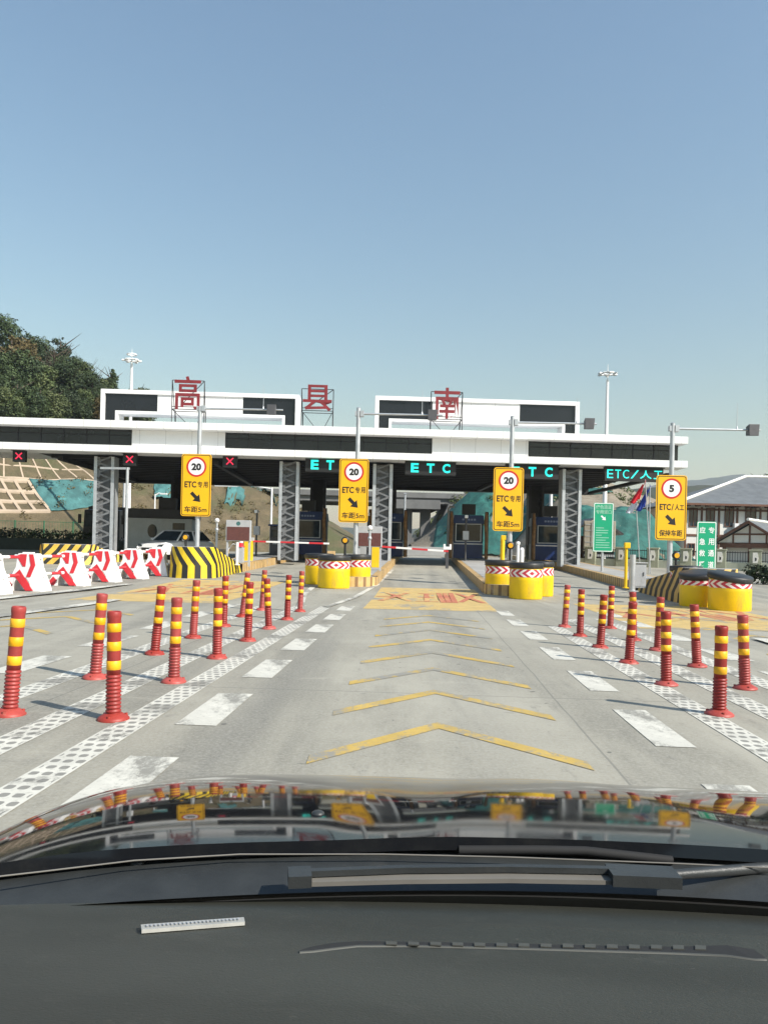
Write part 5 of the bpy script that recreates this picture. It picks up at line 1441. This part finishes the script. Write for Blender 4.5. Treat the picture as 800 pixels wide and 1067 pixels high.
# ------------------------------------------------------------------ vehicles behind
def wheel(t, x, y, r=.36, w=.22):
    h = thing('wheel', None, None, (x, y, r)); h.parent = t
    MB().cyl((-w / 2, 0, 0), (w / 2, 0, 0), r, n=24).build('tyre', K['rubber'], h, .03)
    MB().cyl((-w / 2 - .01, 0, 0), (w / 2 + .01, 0, 0), r * .62, n=18).build('rim', K['galv'], h)
D = 38.5; p = P(156, 575, D)
t = thing('parked_car', 'white car parked behind the striped nose on the left, facing the camera', 'car', (p.x, D, gz(D)), R(-22))
sec = lambda y, zt_, hw, zb_=.28: [(-hw, y, zb_), (hw, y, zb_), (hw + .04, y, .62), (hw - .02, y, zt_ - .08), (hw - .2, y, zt_), (-hw + .2, y, zt_), (-hw + .02, y, zt_ - .08), (-hw - .04, y, .62)]
secs = [sec(-.05, .62, .72, .4), sec(.08, .82, .80), sec(.5, .93, .86), sec(1.3, 1.02, .88), sec(3.6, 1.05, .88), sec(4.3, 1.0, .84), sec(4.5, .8, .76, .4)]
m = MB()
for a, b in zip(secs, secs[1:]): m.loft(a, b, caps=False)
m.add(secs[0], [tuple(range(8))]); m.add(secs[-1], [tuple(range(7, -1, -1))]); m.build('body', K['car_white'], t, .03)
m = MB(); m.loft([(-.80, 1.15, 1.0), (.80, 1.15, 1.0), (.78, 4.15, 1.03), (-.78, 4.15, 1.03)], [(-.60, 1.85, 1.5), (.60, 1.85, 1.5), (.6, 3.6, 1.5), (-.6, 3.6, 1.5)]); m.build('cabin_glass', K['glass'], t, .03)
m = MB(); m.loft([(-.62, 1.80, 1.49), (.62, 1.80, 1.49), (.62, 3.65, 1.49), (-.62, 3.65, 1.49)], [(-.55, 1.95, 1.56), (.55, 1.95, 1.56), (.55, 3.5, 1.56), (-.55, 3.5, 1.56)])
for s in (-1, 1): m.tube([(s * .80, 1.13, 1.0), (s * .61, 1.83, 1.51)], .05, 6); m.tube([(s * .80, 2.6, 1.02), (s * .62, 2.65, 1.5)], .05, 6)
m.build('roof', K['car_white'], t, .02)
m = MB(); m.b2(-.45, .45, -.09, -.03, .50, .62); m.build('grille', K['black_plastic'], t)
for s in (-1, 1):
    m = MB(); m.loft([(s * .48, -.03, .66), (s * .74, .02, .68), (s * .76, .04, .80), (s * .5, .0, .76)][::s], [(s * .48, .1, .66), (s * .74, .15, .68), (s * .76, .15, .80), (s * .5, .12, .76)][::s]); m.build('headlight', K['glass'], t)
    m = MB(); m.box(s * .98, 1.45, 1.06, .2, .1, .14); m.build('mirror', K['car_white'], t, .03)
m = MB(); m.b2(-.24, .24, -.10, -.06, .38, .48); m.build('number_plate', K['booth_blue'], t)
for x in (-.8, .8):
    for y in (.85, 3.55): wheel(t, x, y)
D = 50; p = P(105, 560, D)
t = thing('parked_truck', 'dark lorry mostly hidden behind the leftmost column and its shade', 'truck', (p.x, D, gz(D)), R(10))
m = MB(); m.loft([(-1.15, 0, .6), (1.15, 0, .6), (1.15, 1.8, .6), (-1.15, 1.8, .6)], [(-1.1, .25, 2.7), (1.1, .25, 2.7), (1.1, 1.8, 2.8), (-1.1, 1.8, 2.8)]); m.build('cab', K['dark_steel'], t, .06)
m = MB(); m.loft([(-1.0, .05, 1.6), (1.0, .05, 1.6), (1.0, .2, 2.45), (-1.0, .2, 2.45)], [(-1.0, .2, 1.6), (1.0, .2, 1.6), (1.0, .4, 2.45), (-1.0, .4, 2.45)]); m.build('windscreen', K['glass'], t)
m = MB(); m.b2(-1.2, 1.2, 2.0, 7, .9, 3.0); m.build('load_box', K['dark_steel'], t, .03)
for s in (-1, 1): m = MB(); m.box(s * 1.35, .1, 2.1, .2, .15, .6); m.build('mirror', K['black_plastic'], t, .03)
for x in (-1, 1):
    for y in (1.0, 5.6): wheel(t, x, y, .5, .3)
D = 50; p = P(624, 580, D)
t = thing('box_truck', 'beige box truck seen from behind, next to the green sign on the rightmost island', 'truck', (p.x, D, gz(D) + 0), R(-14))
m = MB(); m.b2(-1.0, 1.0, 0, 4.5, .75, 2.75); m.build('box', K['box_beige'], t, .02)
for a, b in ((-.96, -.01), (.01, .96)):
    m = MB(); m.b2(a, b, -.03, 0, .8, 2.7)
    dd = m.build('door', K['box_beige'], t, .008)
    m = MB()
    for k in range(5): m.b2(a + .05, b - .05, -.05, -.03, .95 + .38 * k, 1.0 + .38 * k)
    m.b2((a + b) / 2 - .02, (a + b) / 2 + .02, -.07, -.05, .85, 2.65); m.build('locking_bar', K['grey_paint'], dd)
m = MB(); m.b2(-.95, .95, .1, 4.4, .5, .75); m.build('chassis', K['dark_steel'], t)
m = MB(); m.b2(-.95, .95, -.1, 0, .42, .56); m.build('bumper', K['grey_paint'], t, .01)
for x in (-.8, .8): wheel(t, x, .9, .42, .3)
D = 52; p = P(607, 580, D)
t = thing('shed', 'small dark shed with pale-edged pitched roof left of the box truck', 'shed', (p.x, D, gz(D)), 0)
m = MB(); m.b2(-1.0, 1.4, 0, 3, 0, 1.8); m.build('wall', K['timber'], t)
m = MB(); m.loft([(-1.7, -.4, 1.55), (.9, -.4, 2.95), (.9, -.4, 3.07), (-1.7, -.4, 1.67)], [(-1.7, 3.4, 1.55), (.9, 3.4, 2.95), (.9, 3.4, 3.07), (-1.7, 3.4, 1.67)]); m.loft([(.9, -.4, 2.95), (2.6, -.4, 1.9), (2.6, -.4, 2.02), (.9, -.4, 3.07)], [(.9, 3.4, 2.95), (2.6, 3.4, 1.9), (2.6, 3.4, 2.02), (.9, 3.4, 3.07)]); m.build('roof', K['dark_steel'], t)
m = MB(); m.tube([(-1.7, -.42, 1.62), (.9, -.42, 3.02)], .06, 6); m.build('verge_board', K['lattice'], t)
# ------------------------------------------------------------------ the car the photograph is taken from
XC = 0.30
car = thing('car', 'dark car seen from inside: grey dashboard, wipers and glossy black bonnet', 'car', (XC, 0, 0), YAW)
M = Mat('car_paint', 0.09)
M.b.inputs['IOR'].default_value = 1.36
M.base(M.mix(M.noise(3, 8, .8).ramp(.45, .8), (0.007, 0.008, 0.010), (0.022, 0.022, 0.021)))
M.rough(M.noise(1.7, 7, .75).ramp(.35, .8) * 0.07 + 0.035)
K['car_paint'] = M.m
K['cowl'] = plain('cowl_plastic', (0.030, 0.033, 0.033), 0.45, var=0.2, scale=8, dirt=(0.06, 0.058, 0.05), bump=0.1, bscale=300)
M = Mat('dashboard_plastic', 0.62, spec=0.4)
c = M.mix(M.noise(2.0, 6, 0.7).ramp(.3, .75), (0.027, 0.029, 0.023), (0.038, 0.041, 0.033))
c = M.mix(M.noise(14, 8, 0.8).ramp(.52, .8) * 0.6, c, (0.085, 0.083, 0.07))
c = M.mix(M.noise(120, 2, .4).ramp(.72, .77) * .4, c, (.11, .106, .09)); c = M.mix(M.noise(1.1, 4, .6, (1, 2.5, 1)).ramp(.45, .75) * .5, c, (.062, .066, .056))
M.base(c).bump(M.noise(420, 3) + M.noise(160, 3) * 0.7, 0.35, 0.002); K['dash'] = M.m
def ss(a, b, x): t = min(max((x - a) / (b - a), 0), 1); return t * t * (3 - 2 * t)
YR = lambda u: 1.165 - .10 * (u / .8) ** 2
def hz(u, y):
    t = y - 1.25
    z = .850 - .100 * t - .130 * t * t
    z -= .014 * (u / .985) ** 2 + .03 * abs(u / .985) ** 8
    e = .31 - .28 * (y - 1.3)
    z += .006 * (1 - ss(e - .11, e + .11, abs(u)))                     # raised middle panel
    return z
m = MB()
m.grid(lambda a, b: (lambda u: (u, lerp(YR(u), 2.75 - .25 * (u / .985) ** 2, b), hz(u, lerp(YR(u), 2.75 - .25 * (u / .985) ** 2, b))))(lerp(-.985, .985, a)), 96, 60)
m.grid(lambda a, b: (lambda u, y: (u, y - .006 * b, hz(u, y) - .018 * b))(lerp(-.985, .985, a), YR(lerp(-.985, .985, a))), 48, 2)
hood = m.build('bonnet', K['car_paint'], car)
for s in (-1, 1):
    m = MB()
    def fn(a, b):
        y = lerp(.7, 2.6, a); th = b * math.pi / 2
        z0 = hz(s * .985, max(y, 1.12)) + (max(0, 1.12 - y)) * .05
        return (s * (.987 + .05 * math.sin(th)), y, z0 - .05 * (1 - math.cos(th)) - .35 * max(0, b - .5))
    m.grid(fn, 30, 12); m.build('wing', K['car_paint'], car)
m = MB()
m.grid(lambda a, b: (lambda u: (u, lerp(YR(u) + .02, YR(u) - .22, b), lerp(.838 - .03 * abs(u / .985) ** 3, .790, b) + .004 * math.sin(b * 9) ))(lerp(-.985, .985, a)), 40, 10)
m.build('cowl', K['cowl'], car)
# windscreen foot with its black border
m = MB()
YB = lambda u: 1.025 - .10 * (u / .8) ** 2
m.grid(lambda a, b: (lambda u: (u, YB(u) - .055 * b + .01, .835 + .03 * b - .015 * (u / .9) ** 2))(lerp(-.93, .93, a)), 40, 3)
m.grid(lambda a, b: (lambda u: (u, YB(u) + .012, .835 - .05 * b - .015 * (u / .9) ** 2))(lerp(-.93, .93, a)), 40, 1)
m.build('windscreen_seal', K['rubber'], car)
# dashboard
def dz_(u, y):
    t = (1.0 - y) / .42
    return .838 + .10 * t + .018 * t * t - .012 * (u / .9) ** 2 + .010 * math.exp(-((y - .83) / .03) ** 2) * ss(-.35, -.2, u - .0)
m = MB()
m.grid(lambda a, b: (lambda u: (u, lerp(YB(u) - .03, .36, b), dz_(u, lerp(YB(u) - .03, .36, b))))(lerp(-.93, .93, a)), 60, 50)
m.build('dashboard', K['dash'], car)
def on_dash(px, py):
    """where the sight line meets the dashboard, in the car's own axes"""
    lx, ly = ray(px, py); c, s = math.cos(YAW), math.sin(YAW)
    y = 1.3
    while y > .3:
        w = Vector((lx / F * y - XC, y)); u, v = w.x * c + w.y * s, -w.x * s + w.y * c
        if CH - ly / F * y < dz_(u, v): pass
        else: break
        y -= .001
    return u, v
K['plate_grey'] = plain('plate_grey', (.065, .067, .058), .6)
# air outlet slot
def polyl(pts): return [on_dash(*p_) for p_ in pts]
top = polyl([(312, 992), (326, 988), (345, 984.5), (372, 982.5), (430, 983), (520, 984.5), (620, 987), (700, 988), (757, 986.5), (785, 991), (797, 999)])
bot = polyl([(312, 993), (326, 992), (345, 989.5), (372, 986.5), (430, 986.5), (520, 988.5), (620, 991.5), (700, 994), (757, 996.5), (785, 1000.5), (797, 1000.5)])
m = MB(); n = len(top)
m.add([(a, b, dz_(a, b) + .0015) for a, b in top] + [(a, b, dz_(a, b) + .0015) for a, b in bot], [(k, k + 1, n + k + 1, n + k) for k in range(n - 1)])
vent = m.build('air_vent', K['rubber'], car)
m = MB(); m.tube([(a, b - .002, dz_(a, b) + .0002) for a, b in bot], .0022, 6); m.build('vent_lip', K['plate_grey'], vent)
for k in range(15):
    x = 402 + 23 * k
    f = (x - 400) * .0155
    a, b = on_dash(x, 984 + f * .8), on_dash(x, 987 + f)
    m = MB(); m.loft([(a[0], a[1], dz_(*a) + .0018), (b[0], b[1], dz_(*b) + .0018), (b[0] + .011, b[1], dz_(*b) + .0018), (a[0] + .011, a[1], dz_(*a) + .0018)],
                     [(a[0], a[1], dz_(*a) + .003), (b[0], b[1], dz_(*b) + .003), (b[0] + .011, b[1], dz_(*b) + .003), (a[0] + .011, a[1], dz_(*a) + .003)])
    m.build('vent_fin', K['plate_grey'], vent)
# number plate strip on the dashboard
q = [on_dash(*p_) for p_ in ((146.5, 968.5), (254, 960.5), (255, 965.5), (147.5, 974))]
m = MB(); m.loft([(a, b, dz_(a, b) + .001) for a, b in q], [(a, b, dz_(a, b) + .005) for a, b in q]); pl = m.build('chassis_plate', K['plate'], car)
m = MB()
for k in range(24):
    t0 = (k + 1.2) / 26
    f = lambda t_, v_: (lerp(lerp(q[0][0], q[1][0], t_), lerp(q[3][0], q[2][0], t_), v_), lerp(lerp(q[0][1], q[1][1], t_), lerp(q[3][1], q[2][1], t_), v_))
    ps_ = [f(t0, .3), f(t0 + .018, .3), f(t0 + .018, .7), f(t0, .7)]
    m.add([(a, b, dz_(a, b) + .0065) for a, b in ps_], [(0, 1, 2, 3)])
m.build('stamped_marks', K['grey_paint'], pl)
# wipers
def at(px, py, z):
    lx, ly = ray(px, py); c, s = math.cos(YAW), math.sin(YAW); y = (CH - z) * F / ly
    w = Vector((lx / F * y - XC, y)); return (w.x * c + w.y * s, -w.x * s + w.y * c, z)
def bar(pts, w, h, nm, mt, parent, bev=.002):
    mm = MB(); pts = [Vector(p) for p in pts]
    for a, b in zip(pts, pts[1:]):
        d = (b - a).normalized(); nn = Vector((-d.y, d.x, 0)).normalized() * (w / 2); up = Vector((0, 0, h))
        mm.loft([a - nn, a + nn, a + nn + up, a - nn + up], [b - nn, b + nn, b + nn + up, b - nn + up])
    return mm.build(nm, mt, parent)
wp = thing('wiper', None, None, (0, 0, 0)); wp.parent = car
bar([at(312, 921, .842), at(420, 918, .843), at(530, 917, .843), at(640, 919, .842)], .022, .006, 'blade', K['wiper_grey'], wp)
bar([at(318, 913, .850), at(420, 909, .851), at(530, 908, .851), at(640, 910, .850)], .010, .008, 'spine', K['cowl'], wp)
bar([at(300, 921, .842), at(324, 920, .842)], .034, .016, 'end_cap', K['cowl'], wp)
bar([at(634, 918, .842), at(705, 921, .84)], .04, .016, 'end_cap', K['cowl'], wp)
m = MB(); m.tube([at(478, 886, .845), at(560, 886, .848), at(610, 887, .85), at(665, 893, .846), at(700, 897, .842)], .007, 8); m.build('hose', K['rubber'], wp)
m = MB(); m.tube([at(700, 912, .848), at(790, 905, .84), at(880, 902, .83)], [.007, .008, .009], 10); m.build('arm', K['cowl'], wp)
m = MB(); m.lathe([(.012, 0), (.012, .004), (.009, .007), (0, .008)], at(143, 900, .825), 18); m.build('wiper_pivot', K['cowl'], car)
m = MB()
for k in range(8): m.box(at(700 + 9 * k, 900, .80)[0], at(700 + 9 * k, 900, .80)[1] + .03, .805, .006, .07, .012)
m.build('cowl_grille', K['rubber'], car)
m = MB(); m.tube([at(x_, y_, .8475) for x_, y_ in ((-40, 918), (40, 909), (140, 897), (250, 890.5), (400, 890.5), (530, 893.5), (700, 900), (830, 906))], .0012, 6); m.build('cowl_seal', K['wiper_grey'], car)
def nozzle(px, py, z):
    x, y, _ = at(px, py, z)
    mm = MB(); mm.lathe([(.011, 0), (.011, .003), (.007, .006), (0, .0065)], (x, y, hz(x, y) - .001), 14); mm.build('washer_nozzle', K['cowl'], car)
nozzle(331, 856, .83)
K['headlining'] = plain('headlining', (.25, .25, .24), .9)
# roof above the camera
m = MB()
m.grid(lambda a, b: (lerp(-.62, .62, a), lerp(.13, -1.6, b), 1.46 + .06 * math.sin(math.pi * b) - .04 * (lerp(-1, 1, a)) ** 4), 12, 12)
o = m.build('roof', K['headlining'], car); so = o.modifiers.new('thickness', 'SOLIDIFY'); so.thickness = .04


# ------------------------------------------------------------------ thin haze in the air
hm = bpy.data.materials.new('haze'); hm.use_nodes = True; nt = hm.node_tree; nt.nodes.clear()
out = nt.nodes.new('ShaderNodeOutputMaterial'); pv = nt.nodes.new('ShaderNodeVolumePrincipled')
pv.inputs['Color'].default_value = (.86, .92, 1, 1); pv.inputs['Density'].default_value = 0.00028; pv.inputs['Anisotropy'].default_value = 0.2
nt.links.new(pv.outputs[0], out.inputs['Volume'])
m = MB(); m.b2(-1950, 1950, -170, 2750, -3.2, 215)
tag(m.build('haze', hm), 'thin pale haze in the air over the whole place', 'haze', kind='stuff')
